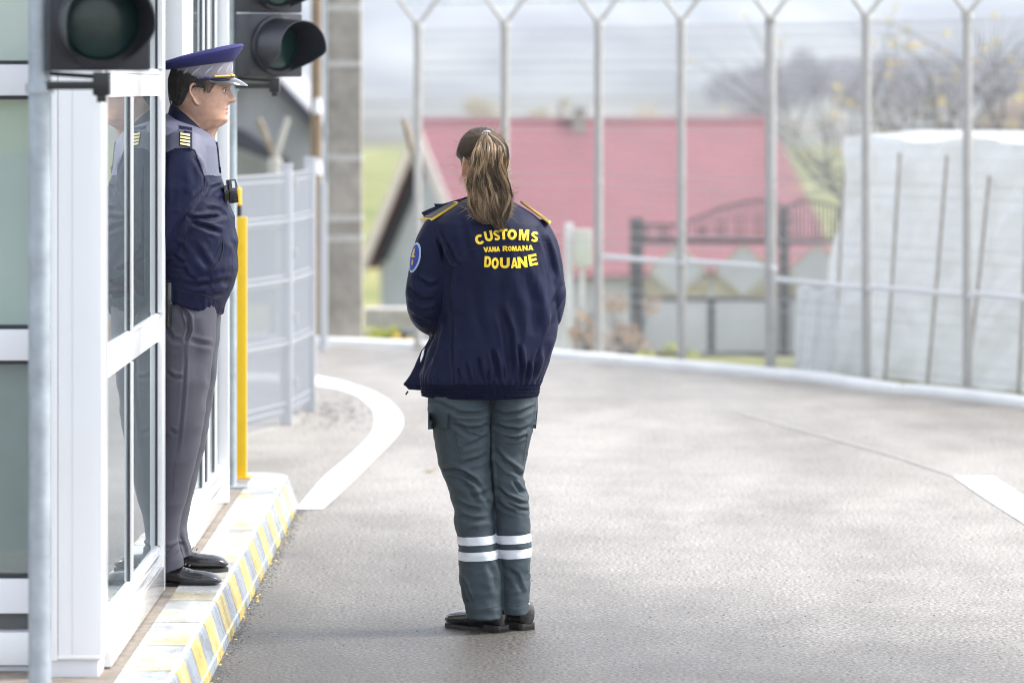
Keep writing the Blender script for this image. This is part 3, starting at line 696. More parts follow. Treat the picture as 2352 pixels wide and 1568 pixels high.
for (xt, yt, xb, yb_) in ((1938, 395, 1912, 872), (2067, 350, 2031, 890), (2175, 358, 2128, 898), (2272, 405, 2218, 905), (2360, 420, 2338, 925), (2440, 380, 2405, 945), (2560, 380, 2530, 960)):
    out = []
    for (x, y) in ((xt, yt), ((xt + xb) / 2 + 2, (yt + yb_) / 2), (xb, yb_)):
        # where the sight line meets the front plane of the sheet
        dr = Vector(((x - CX) / F, 1, -(y - HY) / F)); nn = nl; t = ((La + nl * (-.10 + .19 * max(0, min(1, (880 - y) / 530)))) - Vector((0, 0, EYE))).dot(nn) / dr.dot(nn); out.append(Vector((0, 0, EYE)) + dr * t)
    s = MB(); s.tube(out, .011, 6); auto(s.build('batten', M['batten'], ts))
# smaller hanging sheet at the left end
s = MB(); vs = []; a, b = P(1832, 660, 25.75), P(1925, 668, 25.45)
for i in range(25):
    for j in range(31):
        u, v = i / 24, j / 30; x = a.x + (b.x - a.x) * (u + .0) - .035 * v * (1 - u); y = a.y + (b.y - a.y) * u; z = a.z - v * .72 + (0.02 * math.sin(u * 9)) * (1 - v)
        vs.append(Vector((x, y - .022 * math.sin(u * 17 + 3 * v) - .015 * noise.noise(Vector((u * 6, v * 7, 4))), z)))
s.add(vs, [(i * 31 + j, (i + 1) * 31 + j, (i + 1) * 31 + j + 1, i * 31 + j + 1) for i in range(24) for j in range(30)])
o = s.build('hanging_sheet', M['tarp'], None, smooth=True, fix=False); m_ = o.modifiers.new('t', 'SOLIDIFY'); m_.thickness = .004
tag(o, 'small white plastic sheet hanging at the left end of the shelter', 'sheet')

# ------------------------------------------------------------------ wrought-iron yard fence with diamonds
M['iron'] = mat('black_iron', (.008, .008, .012), .5); M['greyboard'] = mat('grey_board', (.50, .51, .55), .6, var=.1, scale=1.5); M['gold'] = mat('tan_trim', (.42, .36, .22), .6, var=.2, scale=10)
D = 40.0
yf = thing('yard_fence', 'black iron yard fence with grey diamonds and grey lower panels behind the mesh', 'fence', P(1640, 860, D))
def ppost(x0, x1, y0, y1, nm='post', m_='iron', dd=.05, dist=D): 
    a, b = P(x0, y1, dist), P(x1, y0, dist); s = MB(); s.box(a.x, b.x, dist - dd, dist + dd, a.z, b.z, bev=.004); return auto(s.build(nm, M[m_], yf))
ppost(1447, 1477, 500, 900); ppost(1789, 1812, 478, 900); ppost(1626, 1641, 690, 900, 'bar', dd=.02); ppost(1925, 1950, 470, 900)
for (x0, x1) in ((1477, 1626), (1641, 1789), (1812, 1925)):
    ppost(x0, x1, 692, 806, 'lower_panel', 'greyboard', .012)
    ppost(x0, x1, 824, 880, 'foot_panel', 'greyboard', .012)
ppost(1477, 1925, 683, 691, 'bar', dd=.02); ppost(1477, 1925, 808, 820, 'bar', dd=.02); ppost(1477, 1925, 548, 560, 'bar', dd=.02)
for cx_ in (1557, 1708, 1878):
    s = MB(); c = P(cx_, 622, D - .03); hx, hz = 66 * D / F, 58 * D / F
    s.prism([c + Vector((-hx, 0, 0)), c + Vector((0, 0, -hz)), c + Vector((hx, 0, 0)), c + Vector((0, 0, hz))], (0, .02, 0)); s.build('diamond', M['greyboard'], yf)
    s = MB(); o1, o2 = 1.0, 1.10
    for k in range(4):
        q = [Vector((-hx, 0, 0)), Vector((0, 0, -hz)), Vector((hx, 0, 0)), Vector((0, 0, hz))]; s.tube([c + q[k] * 1.02, c + q[(k + 1) % 4] * 1.02], .012, 6)
    s.build('diamond_trim', M['gold'], yf)
s = MB()
for x0 in (1477, 1641, 1812):   # scalloped tan pieces under the diamonds
    x1 = {1477: 1626, 1641: 1789, 1812: 1925}[x0]
    for k in range(2):
        xa = x0 + (x1 - x0) * k / 2; xb = x0 + (x1 - x0) * (k + 1) / 2; pts_ = [(xa, 682), (xa, 640 + 30 * (k == 0) * 0 + (0 if k == 0 else 36)), ((xa + xb) / 2, 660), (xb, 640 + (36 if k == 0 else 0)), (xb, 682)]
        s.prism([P(x, y, D) for x, y in pts_], (0, .02, 0))
s.build('scallop', M['gold'], yf)
s = MB()   # scrolls and pickets along the top
def arch(x): 
    if x < 1570: return 516
    if x < 1795: return 461 + 55 * (abs(x - 1748) / 178) ** 1.7
    return 462 + 14 * abs((x - 1861) / 60) ** 1.7
xs = [1480 + 11 * k for k in range(41)]
for x in xs: s.tube([P(x, 556, D), P(x, arch(x) - 4, D)], .0055, 5)
s.tube([P(x, arch(x), D) for x in xs], .013, 6)
for x in xs[::4]:
    c = P(x, (arch(x) + 552) / 2, D - .01); s.tube([c + Vector((.045 * math.cos(a_ / 10 * 6.283), 0, .05 * math.sin(a_ / 10 * 6.283))) for a_ in range(11)], .007, 5)
    c = P(x, 535, D - .01); s.tube([c + Vector((.04 * math.cos(a_ / 10 * 6.283), 0, .035 * math.sin(a_ / 10 * 6.283))) for a_ in range(11)], .007, 5)
s.build('scrollwork', M['iron'], yf)

# ------------------------------------------------------------------ houses
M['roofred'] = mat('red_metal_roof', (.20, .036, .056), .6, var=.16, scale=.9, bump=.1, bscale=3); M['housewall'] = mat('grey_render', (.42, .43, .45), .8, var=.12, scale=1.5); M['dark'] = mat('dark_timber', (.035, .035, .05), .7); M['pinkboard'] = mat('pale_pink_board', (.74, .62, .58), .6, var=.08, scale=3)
ap = P(990, 291, 83.0); gx = Vector((2.5, -4.9, 0)); rd = Vector((.89, .455, 0)).normalized(); L_ = 8.05; drop = 2.95
hs1 = thing('house', 'house with a long red roof and grey gable beyond the fence', 'house', (ap.x, ap.y, -4.5))
def slope(side):
    e = ap + gx * (.5 * side); e.z = ap.z - drop; out = []
    nr = 26
    s = MB(); n_ = gx.normalized() * side; up = Vector((n_.x * drop, n_.y * drop, 2.75)).normalized()
    a0, a1 = ap - rd * .3, ap + rd * (L_ + .3); e0, e1 = e - rd * .3, e + rd * (L_ + .3); ext = (e0 - a0) * .06
    s.prism([a0, a1, e1 + ext, e0 + ext], up * .08)
    for k in range(15):
        t = (k + .5) / 15; s.tube([a0.lerp(e0 + ext, t) + up * .08, a1.lerp(e1 + ext, t) + up * .08], .018, 4)
    return s
o = slope(1).build('roof', M['roofred'], hs1); slope(-1).build('roof', M['roofred'], hs1)
s = MB(); s.tube([ap - rd * .32 + Vector((0, 0, .1)), ap + rd * (L_ + .32) + Vector((0, 0, .1))], .09, 8); s.build('ridge', M['roofred'], hs1)
ef, eb = ap + gx * .46, ap - gx * .46; ef.z = eb.z = ap.z - drop * .92
s = MB(); low = Vector((0, 0, -4.6 - ef.z)); s.prism([eb + low, ef + low, ef, ap - Vector((0, 0, .1)), eb], rd * L_); s.build('wall', M['housewall'], hs1)
for sg in (1, -1):
    e = ap + gx * (.53 * sg); e.z = ap.z - drop * 1.06; dd_ = (e - ap).normalized()
    s = MB(); nn = Vector((0, 0, -.36)); s.prism([ap - rd * .36 + Vector((0, 0, .1)), e - rd * .36 + Vector((0, 0, .1)), e - rd * .36 + nn, ap - rd * .36 + nn], rd * .04); s.build('barge_board', M['pinkboard'], hs1)
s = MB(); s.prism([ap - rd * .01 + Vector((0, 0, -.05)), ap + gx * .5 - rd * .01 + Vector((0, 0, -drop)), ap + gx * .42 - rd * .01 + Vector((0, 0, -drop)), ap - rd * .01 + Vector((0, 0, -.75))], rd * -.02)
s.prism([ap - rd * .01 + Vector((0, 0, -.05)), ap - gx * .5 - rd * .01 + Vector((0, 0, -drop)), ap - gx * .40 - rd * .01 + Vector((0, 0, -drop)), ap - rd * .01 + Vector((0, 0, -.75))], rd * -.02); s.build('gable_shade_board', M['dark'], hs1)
s = MB(); c = ap + rd * 3.55; s.box(c.x - .14, c.x + .14, c.y - .3, c.y + .1, c.z - .6, c.z + .34); s.box(c.x - .17, c.x + .17, c.y - .34, c.y + .14, c.z + .34, c.z + .40); s.build('chimney', M['concrete'], hs1)
s = MB(); c = ap + gx * .0 - rd * .02; s.box(c.x - .25, c.x + .25, c.y - .5, c.y - .3, -1.7, -.9); s.build('window', M['dark'], hs1)

M['greyroof'] = mat('grey_sheet_wall', (.30, .30, .33), .6, var=.12, scale=1.5, stretch=(8, 1, 1))
h2 = thing('grey_barn', 'grey gabled barn at the left behind the low mesh fence', 'barn', P(560, 600, 45))
dB = 45.0; apx, eax = P(585, 140, dB), P(735, 300, dB); wl = P(380, 360, dB)
s = MB(); s.prism([P(430, 700, dB), P(722, 700, dB), Vector((P(722, 0, dB).x, dB, eax.z)), apx, Vector((P(430, 0, dB).x, dB, eax.z))], (0, 6, 0)); s.build('wall', M['greyroof'], h2)
s = MB(); t_ = Vector((0, 0, .10)); s.prism([apx + t_, eax + t_ + (eax - apx) * .05, eax - t_ * .6 + (eax - apx) * .05, apx - t_ * .6], (0, -.25, 0)); l2 = Vector((2 * apx.x - eax.x, dB, eax.z)); s.prism([apx + t_, l2 + t_, l2 - t_ * .6, apx - t_ * .6], (0, -.25, 0)); s.build('barge_board', M['dark'], h2)
s = MB(); s.prism([apx + t_, eax + t_ * 1.2 + (eax - apx) * .05, eax + (eax - apx) * .05, apx], (0, 6.2, 0)); s.prism([apx + t_, l2 + t_, l2, apx], (0, 6.2, 0)); s.build('roof', M['greyroof'], h2)
s = MB(); s.prism([P(500, 280, dB - 1), P(560, 300, dB - 1), P(660, 366, dB - 1), P(660, 385, dB - 1), P(560, 345, dB - 1), P(500, 330, dB - 1)], (0, .7, 0)); s.build('lean_to', M['dark'], h2)

# small things between the fence and the houses
mb_ = thing('meter_box', 'pale box on a thin post left of the black iron fence', 'box', P(1330, 820, 30))
a, b = P(1318, 612, 30), P(1360, 528, 30); s = MB(); s.box(a.x, b.x, 29.9, 30.1, a.z, b.z, bev=.006); auto(s.build('box', mat('pale_green_white', (.62, .64, .56), .6, var=.06), mb_))
a, b = P(1297, 840, 30), P(1316, 512, 30); s = MB(); s.box(a.x, b.x, 29.97, 30.03, a.z - .2, b.z, bev=.004); s.box(b.x + .05, b.x + .09, 29.98, 30.02, a.z - .2, P(0, 612, 30).z); auto(s.build('post', M['white_panel'], mb_))
lw = thing('planter_wall', 'low pale slatted wall right of the concrete pole', 'wall', P(900, 790, 31)); 
s = MB(); a, b = P(838, 748, 31), P(985, 706, 31); s.box(a.x, b.x, 30.9, 31.1, a.z, b.z, bev=.01)
for k in range(12): x = a.x + (b.x - a.x) * (k + .5) / 12; s.box(x - .012, x + .012, 30.86, 30.9, a.z, b.z)
s.build('slatted_top', mat('pale_plank', (.55, .52, .50), .8, var=.15), lw)
s = MB(); a2 = P(838, 800, 31)
for k in range(5): x = a.x + (b.x - a.x) * (k + .5) / 5; s.box(x - .10, x + .10, 30.92, 31.08, a2.z - .1, P(0, 762, 31).z, bev=.02)
s.build('block', M['housewall'], lw)

# ------------------------------------------------------------------ plants
def leafmat(name, c1, c2, sc_=6.0):
    m = mat(name, c1, .7, col2=c2, scale=sc_); return m
M['bark'] = mat('bark', (.10, .085, .075), .9, var=.25, scale=10); M['yleaf'] = leafmat('yellow_leaf', (.55, .36, .06), (.62, .50, .14)); M['twig'] = leafmat('bare_twigs', (.10, .09, .115), (.20, .18, .20), .8)
M['autumn'] = leafmat('autumn_leaf', (.36, .30, .19), (.52, .46, .33), .5); M['weed'] = leafmat('weed', (.20, .24, .03), (.42, .40, .06), 9); M['redbush'] = leafmat('red_bush', (.22, .12, .08), (.38, .26, .14), 9)
def leaves(s, c, n, rx, ry, rz, sz, shell_=.3):
    for i in range(n):
        d_ = Vector((random.gauss(0, 1), random.gauss(0, 1), random.gauss(0, 1))).normalized(); r = random.random() ** shell_
        p = Vector(c) + Vector((d_.x * rx * r, d_.y * ry * r, d_.z * rz * r)); a = Vector((random.gauss(0, 1), random.gauss(0, 1), random.gauss(0, 1))).normalized(); b = a.orthogonal().normalized(); k = sz * random.uniform(.6, 1.4)
        s.add([p + a * k, p + b * k * .5, p - a * k, p - b * k * .5], [(0, 1, 2, 3)])
def branches(s, p, d, L_, r, depth, tips, spread=.55):
    n = 4; pts_ = [p]; q = p.copy(); dd_ = d.copy()
    for i in range(n):
        dd_ = (dd_ + Vector((random.gauss(0, .13), random.gauss(0, .13), random.gauss(.03, .09)))).normalized(); q = q + dd_ * L_ / n; pts_.append(q.copy())
    s.tube(pts_, [r * (1 - .5 * i / n) for i in range(n + 1)], 6, cap=False)
    if depth == 0: tips.append(q); return
    for k in range(random.randint(2, 4)):
        nd = (dd_ + Vector((random.gauss(0, spread), random.gauss(0, spread), random.gauss(.1, spread * .6)))).normalized()
        branches(s, pts_[random.randint(2, 4)], nd, L_ * random.uniform(.6, .85), r * .5, depth - 1, tips, spread)
for (bx, by, dx, lab) in ((2235, 420, -.30, 'bare leaning tree with a few yellow leaves left of the last tall post'), (2318, 420, -.2, 'bare forked tree with a few yellow leaves at the right edge'), (2100, 420, .12, 'smaller bare bush-like tree behind the left end of the shelter')):
    d_ = 36.0 if bx != 2100 else 39.0; b_ = P(bx, by, d_); b_.z = -.9
    t = thing('bare_tree', lab, 'tree', b_, 'bare trees behind the shelter'); s = MB(); tips = []
    for k in range(3):
        branches(s, b_ + Vector((.05 * k, 0, 0)), Vector((dx + random.uniform(-.3, .3), random.uniform(-.2, .2), 1)).normalized(), 1.5 if bx != 2100 else .8, .060 if bx != 2100 else .035, 4, tips)
    s.build('trunk', M['bark'], t, smooth=True)
    s = MB()
    for q in tips:
        if random.random() < .16: leaves(s, q, 5, .05, .05, .05, .028)
    leaves(s, b_ + Vector((0, 0, 1.6)), 60, .8, .8, .9, .03, .6)
    s.build('foliage', M['yleaf'], t)
def far_tree(x, ytop, ybase, wpx, d_, m_, lab, n=1500, grp=None):
    b_ = P(x, ybase, d_); top = P(x, ytop, d_).z; b_.z = terrain_z(b_.x, d_); H = top - b_.z; rw = wpx * d_ / F
    t = thing('tree', lab, 'tree', b_, grp); s = MB(); s.tube([b_, b_ + Vector((0, 0, H * .4)), b_ + Vector((rw * .1, 0, H * .8))], [rw * .07, rw * .05, rw * .015], 7)
    for k in range(7):
        a_ = k * .9; s.tube([b_ + Vector((0, 0, H * (.3 + .05 * k))), b_ + Vector((math.cos(a_) * rw * .7, math.sin(a_) * rw * .7, H * (.5 + .06 * k)))], [rw * .03, rw * .006], 5)
    s.build('trunk', M['bark'], t, smooth=True); s = MB()
    for k in range(11):
        c = b_ + Vector((random.uniform(-.6, .6) * rw, random.uniform(-.6, .6) * rw, H * random.uniform(.38, .86))); q = random.uniform(.28, .5) * rw
        leaves(s, c, n // 11, q, q, q * .9, H * .022)
    s.build('crown', M[m_], t)
for i, (x, yt, w_, d_, m_, lab) in enumerate(((1735, 205, 60, 440, 'twig', 'bare grey tree behind the right end of the red roof'), (1800, 130, 75, 460, 'twig', 'bare purple-grey tree just right of the red roof'), (1880, 105, 80, 480, 'twig', 'tall bare purple-grey tree, highest of the far trees'), (1960, 150, 60, 470, 'twig', 'bare purple-grey tree above the left corner of the shelter'),
        (2070, 200, 70, 450, 'twig', 'bare grey tree far behind the shelter'), (1830, 262, 50, 430, 'autumn', 'tan autumn tree above the green field'), (1905, 255, 55, 435, 'autumn', 'tan autumn tree left above the shelter corner'),
        (1110, 205, 46, 300, 'autumn', 'pale beige autumn tree above the ponytail'), (1230, 225, 40, 300, 'autumn', 'pale beige autumn tree left of the chimney'), (1290, 200, 26, 320, 'autumn', 'narrow pale beige tree beside the chimney'), (1480, 235, 60, 280, 'autumn', 'wide pale beige tree above the middle of the red roof'),
        (1880, 390, 10, 240, 'twig', 'small dark bush out on the green field'))):
    far_tree(x, yt, 320, w_, d_, m_, lab, 1500, None)
# wooded ridge far away
s = MB()
for i in range(420):
    y = random.uniform(650, 900); x = (random.uniform(1650, 2420) - CX) * y / F
    leaves(s, (x, y, terrain_z(x, y) + 2.5), 26, 3.5, 3.5, 3.2, .8)
tag(s.build('far_wood', M['twig']), 'hazy bare wood covering the far hillside at the right', 'wood', kind='stuff')
# mound of soil behind the shelter
s = MB(); vs = []; n = 30
for i in range(n + 1):
    for j in range(9):
        u = i / n; x = P(1970 + 700 * u, 0, 62).x; h = 1.62 * min(1, u * 1.7) ** .7 * math.sin(math.pi * j / 8) + .15 * noise.noise(Vector((u * 6, j * .5, 0)))
        vs.append(Vector((x, 58 + j * 2.0, -3.0 + (h * 2.9 if 0 < j < 8 else -1.0))))
s.add(vs, [(i * 9 + j, (i + 1) * 9 + j, (i + 1) * 9 + j + 1, i * 9 + j + 1) for i in range(n) for j in range(8)])
tag(s.build('soil_mound', mat('soil', (.20, .13, .10), .95, col2=(.33, .25, .17), scale=.8), smooth=True, fix=False), kind='structure')
# shrubs and weeds at the fence foot
def shrub(name, lab, x, yb_, w_, h_, d_, m_, n, sz=.02, grp=None):
    b_ = P(x, yb_, d_); t = thing(name, lab, 'plant', b_, grp); s = MB(); W_, H = w_ * d_ / F, h_ * d_ / F
    for k in range(14):
        q = b_ + Vector((random.uniform(-1, 1) * W_ * .8, random.uniform(-.15, .15), H * random.uniform(.6, 1))); s.tube([b_ + Vector((random.uniform(-.3, .3) * W_, 0, -.1)), b_.lerp(q, .5) + Vector((random.uniform(-.03, .03), 0, .03)), q], [.006, .004, .002], 4)
    s.build('stem', M['bark'], t); s = MB()
    for k in range(12): leaves(s, b_ + Vector((random.uniform(-1, 1) * W_ * .8, random.uniform(-.15, .15), H * random.uniform(.1, .9))), n // 12, W_ * .3, .15, H * .16, sz)
    s.build('foliage', M[m_], t)
shrub('shrub', 'reddish brown shrub at the foot of the black iron post', 1440, 835, 75, 160, 30, 'redbush', 900)
shrub('shrub', 'rusty shrub right of the hem of the dark jacket', 1345, 830, 45, 120, 29.5, 'redbush', 500)
shrub('weed', 'yellow-green weeds below the grey panels left', 1530, 845, 75, 55, 28.5, 'weed', 900)
shrub('weed', 'yellow-green weeds at the kerb below the second diamond', 1700, 866, 85, 34, 27.2, 'weed', 900, .014)
shrub('weed', 'yellow plant at the kerb right of the concrete pole', 925, 806, 30, 40, 28.6, 'yleaf', 260, .016)
shrub('shrub', 'green shrub below the pale slatted wall', 880, 805, 45, 55, 30.4, 'weed', 400, .018)
# ------------------------------------------------------------------ haze
hz = MB(); hz.box(-5600, 5600, -1000, 9200, -12, 460)
ho = hz.build('haze', None, fix=True); hm = bpy.data.materials.new('haze'); hm.use_nodes = True; N = hm.node_tree.nodes; N.remove(N['Principled BSDF'])
pvn = N.new('ShaderNodeVolumePrincipled'); pvn.inputs['Color'].default_value = (.80, .86, .98, 1); pvn.inputs['Density'].default_value = HAZE; pvn.inputs['Anisotropy'].default_value = .35
hm.node_tree.links.new(pvn.outputs[0], N['Material Output'].inputs['Volume']); ho.data.materials.append(hm); tag(ho, 'pale haze in the air', 'haze', kind='stuff')
# ------------------------------------------------------------------ people: shared builders
M['skin'] = mat('skin', (.43, .25, .175), .5, var=.20, scale=30, sss=.12, bump=.06, bscale=260)
M['skin_w'] = mat('skin_fair', (.60, .34, .23), .5, var=.08, scale=22, sss=.12)
M['lip'] = mat('lips', (.40, .17, .13), .45); M['eyew'] = mat('eye_white', (.7, .68, .65), .2); M['iris'] = mat('iris', (.03, .02, .015), .1)
M['leather'] = mat('black_leather', (.010, .010, .012), .2, bump=.1, bscale=90, coat=.4)
M['sole'] = mat('rubber_sole', (.02, .019, .018), .7)
M['navy'] = mat('navy_cloth', (.0011, .0032, .026), .6, var=.10, scale=5, bump=.10, bscale=420, spec=.20)
M['navy_rib'] = mat('navy_elastic', (.0012, .0026, .018), .7, var=.15, scale=90, bump=.5, bscale=170, stretch=(1, 1, 2.2), spec=.10)
M['slate'] = mat('slate_trousers', (.036, .051, .062), .72, var=.06, scale=4, bump=.12, bscale=420, spec=.3)
M['mauve'] = mat('grey_violet_trousers', (.058, .058, .076), .75, var=.05, scale=5, bump=.15, bscale=420, sheen=.05, spec=.3)
M['yoke'] = mat('grey_violet_yoke', (.095, .10, .15), .6, var=.06, scale=6, bump=.1, bscale=300, sheen=.05)
M['reflective'] = mat('reflective_tape', (.56, .58, .63), .45, var=.03, scale=30)
M['gold_braid'] = mat('gold_braid', (.68, .44, .05), .5, var=.12, scale=90)
M['print'] = mat('yellow_print', (.84, .58, .02), .5, var=.04, scale=15)

def hand(mb, c, fwd, side, up, curl=.9, sgn=1, k=1.0):
    """palm and five separate fingers; fwd: direction of the fingers, up: back of the hand, side: towards the thumb"""
    c, fwd, side, up = Vector(c), Vector(fwd).normalized(), Vector(side).normalized(), Vector(up).normalized()
    rings = []
    for t, wd, th in ((-.045, .026, .022), (-.02, .034, .018), (.02, .041, .016), (.045, .040, .013)):
        rings.append([c + fwd * t * k + side * (wd * math.cos(a)) * k + up * (th * math.sin(a)) * k for a in [2 * math.pi * j / 12 for j in range(12)]])
    mb.loft(rings)
    for q, (off, L_) in enumerate(((.030, .070), (.010, .078), (-.011, .073), (-.030, .058))):
        p = c + fwd * .038 * k + side * off * k; d_ = fwd.copy(); pts_ = [p - fwd * .01, p]; rr = [.0088, .0092]
        for j, f in enumerate((.45, .32, .25)):
            ang = curl * (.35 + .35 * j) * (1 + .08 * q); d_ = (Matrix.Rotation(-ang * 1.0, 3, side) @ fwd) if j == 0 else (Matrix.Rotation(-curl * .55, 3, side) @ d_); p = p + d_ * L_ * f * k; pts_.append(p.copy()); rr.append(.0088 - .0008 * j)
        mb.tube(pts_, [r * k for r in rr], 8)
    p = c - fwd * .02 * k + side * .028 * k; d1 = (fwd * .7 + side * .7 - up * .25).normalized(); d2 = (fwd * .95 + side * .25 - up * .35).normalized()
    mb.tube([p, p + d1 * .035 * k, p + d1 * .035 * k + d2 * .03 * k, p + d1 * .035 * k + d2 * .052 * k], [.013 * k, .0115 * k, .010 * k, .008 * k], 8)

def head(mb, c, yaw, S=1.0, prof=None, width=1.0, pitch=0.0, nose=1.0):
    """c: centre of the head at eye height on the ear axis; faces +x when yaw = 0"""
    # z, front, back, half width
    T = prof or [(-.135, .020, .050, .050), (-.118, .062, .045, .052), (-.105, .080, .046, .056), (-.090, .088, .056, .061), (-.070, .086, .070, .066), (-.050, .087, .084, .070), (-.030, .090, .094, .073), (-.010, .089, .100, .075), (0, .088, .102, .076),
                 (.02, .095, .104, .077), (.045, .097, .103, .077), (.07, .090, .097, .073), (.09, .074, .085, .064), (.105, .052, .066, .049), (.116, .024, .036, .026)]
    rings = []; n = 72; Mx = Matrix.Rotation(yaw, 3, 'Z') @ Matrix.Rotation(pitch, 3, 'Y')
    zs = [-.135 + (.251) * i / 110 for i in range(111)]
    g_ = lambda v, s_: math.exp(-(v / s_) ** 2)
    for z in zs:
        f, b, w_ = interp(T, z); w_ *= width; r = []
        for j in range(n):
            t = 2 * math.pi * j / n; ct, st = math.cos(t), math.sin(t); p = 2.25
            x = (f if ct > 0 else b) * math.copysign(abs(ct) ** (2 / p), ct); y = w_ * math.copysign(abs(st) ** (2 / p), st)
            if ct > 0:
                # nose
                nz_ = interp([(-.052, 0.0), (-.046, .010), (-.040, .026), (-.032, .030), (-.02, .022), (-.004, .010), (.008, .003), (.02, 0.0)], z)[0] * nose
                wn = interp([(-.052, .013), (-.036, .0165), (-.02, .011), (.0, .0085), (.02, .009)], z)[0]
                x += nz_ * g_(y, wn)
                # nostril wing, brow, socket, cheek, lips, chin
                x -= .013 * g_(abs(y) - .032, .014) * g_(z - .000, .012)
                x += .006 * g_(abs(y) - .026, .020) * g_(z - .020, .008)
                x += .004 * g_(abs(y) - .040, .016) * g_(z + .030, .018)
                x += (.0062 * g_(z + .0625, .0052) + .0060 * g_(z + .0755, .0058) - .0050 * g_(z + .0690, .0022) - .004 * g_(z + .0865, .006)) * g_(y, .024)
                x += .006 * g_(z + .104, .011) * g_(y, .022)
            r.append(Vector(c) + Mx @ (Vector((x, y, z)) * S))
        rings.append(r)
    mb.loft(rings)
    # ears
    for sg in (-1, 1):
        for (rx, rz, o_, ty) in ((.0195, .036, 0, .0065), ):
            ctr = Vector((-.012, sg * (.079 * width), -.012)); Tm = Matrix.Rotation(sg * R(-22), 3, 'Z') @ Matrix.Rotation(R(-14), 3, 'Y')
            path_ = [ctr + Tm @ Vector((rx * math.cos(a) * (1 if math.sin(a) > 0 else .72) - .002, sg * .004 * (1 + math.cos(a + 2.4)), rz * math.sin(a))) for a in [R(20 + 300 * i / 18) for i in range(19)]]
            mb.tube([Vector(c) + Mx @ (q * S) for q in path_], [.0046 * S] * 17 + [.006 * S, .0055 * S], 8)
            rr = []
            for i, k in enumerate((1.0, 1.0, .6)):
                rr.append([Vector(c) + Mx @ ((ctr + Tm @ Vector((rx * .95 * k * math.cos(a) * (1 if math.sin(a) > 0 else .75) - .001, sg * (-.006 + .004 * (i > 0) - .001 * (i > 1)), rz * .95 * k * math.sin(a)))) * S) for a in [2 * math.pi * j / 20 for j in range(20)]])
            mb.loft(rr)
            mb.ball(Vector(c) + Mx @ ((ctr + Vector((.004, 0, -.027))) * S), .008 * S, .005 * S, .010 * S, 10, 6)
    return Mx

def shoe(root, heel, ang, L_=.285, wd=.049, hgt=.085, name='shoe'):
    """black leather lace-up: heel = back of the heel on the ground, ang = direction of the toe"""
    h = Vector(heel); d = Vector((math.cos(ang), math.sin(ang), 0)); q = Vector((-d.y, d.x, 0)); s = MB(); rings = []
    T = [(0, .52, .012, .085), (.03, .68, .010, .098), (.12, .72, .008, .104), (.22, .72, .008, .100), (.34, .74, .008, .088), (.48, .88, .004, .072), (.62, 1.0, .002, .062), (.76, 1.02, .002, .058), (.86, .94, .003, .054), (.93, .76, .005, .047), (.98, .46, .009, .036), (1.0, .20, .014, .026)]
    for i in range(29):
        t = i / 28; w_, z0, z1 = interp(T, t); r = []
        z0 += .009
        for j in range(24):
            a = 2 * math.pi * j / 24; ca, sa = math.cos(a), math.sin(a)
            zz = z0 + (z1 - z0) * (.5 + .5 * math.copysign(abs(sa) ** .8, sa)); yy = wd * w_ * math.copysign(abs(ca) ** .75, ca) * (1 if sa < 0 else (1 - .35 * sa * sa * (1 if t > .3 else .6)))
            r.append(h + d * (t * L_) + q * yy + Vector((0, 0, zz)))
        rings.append(r)
    s.loft(rings); o = s.build(name, M['leather'], root, smooth=True)
    s = MB(); out = []
    for i in range(25):
        t = i / 24; w_ = interp(T, t)[0]; out.append((t, w_))
    poly = [h + d * ((t * 1.0) * L_) + q * (wd * (w_ * 1.02)) for t, w_ in out] + [h + d * ((t * 1.0) * L_) - q * (wd * (w_ * 1.02)) for t, w_ in reversed(out)]
    s.prism([p + Vector((0, 0, .001)) for p in poly], (0, 0, .012))
    hp = [p for p in poly if (p - h).dot(d) < .27 * L_]; s.prism([p for p in hp], (0, 0, .024))
    fp_ = [p for p in poly if (p - h).dot(d) > .42 * L_ and (p - h).dot(d) < .93 * L_]
    s.build('sole', M['sole'], root)
    s = MB()
    for k in range(4):
        t = .40 + .055 * k; zz = interp(T, t)[2] + .014; s.tube([h + d * t * L_ + q * .016 + Vector((0, 0, zz - .004)), h + d * (t + .01) * L_ + Vector((0, 0, zz)), h + d * t * L_ - q * .016 + Vector((0, 0, zz - .004))], .0022, 5)
    s.build('laces', M['black'], root)

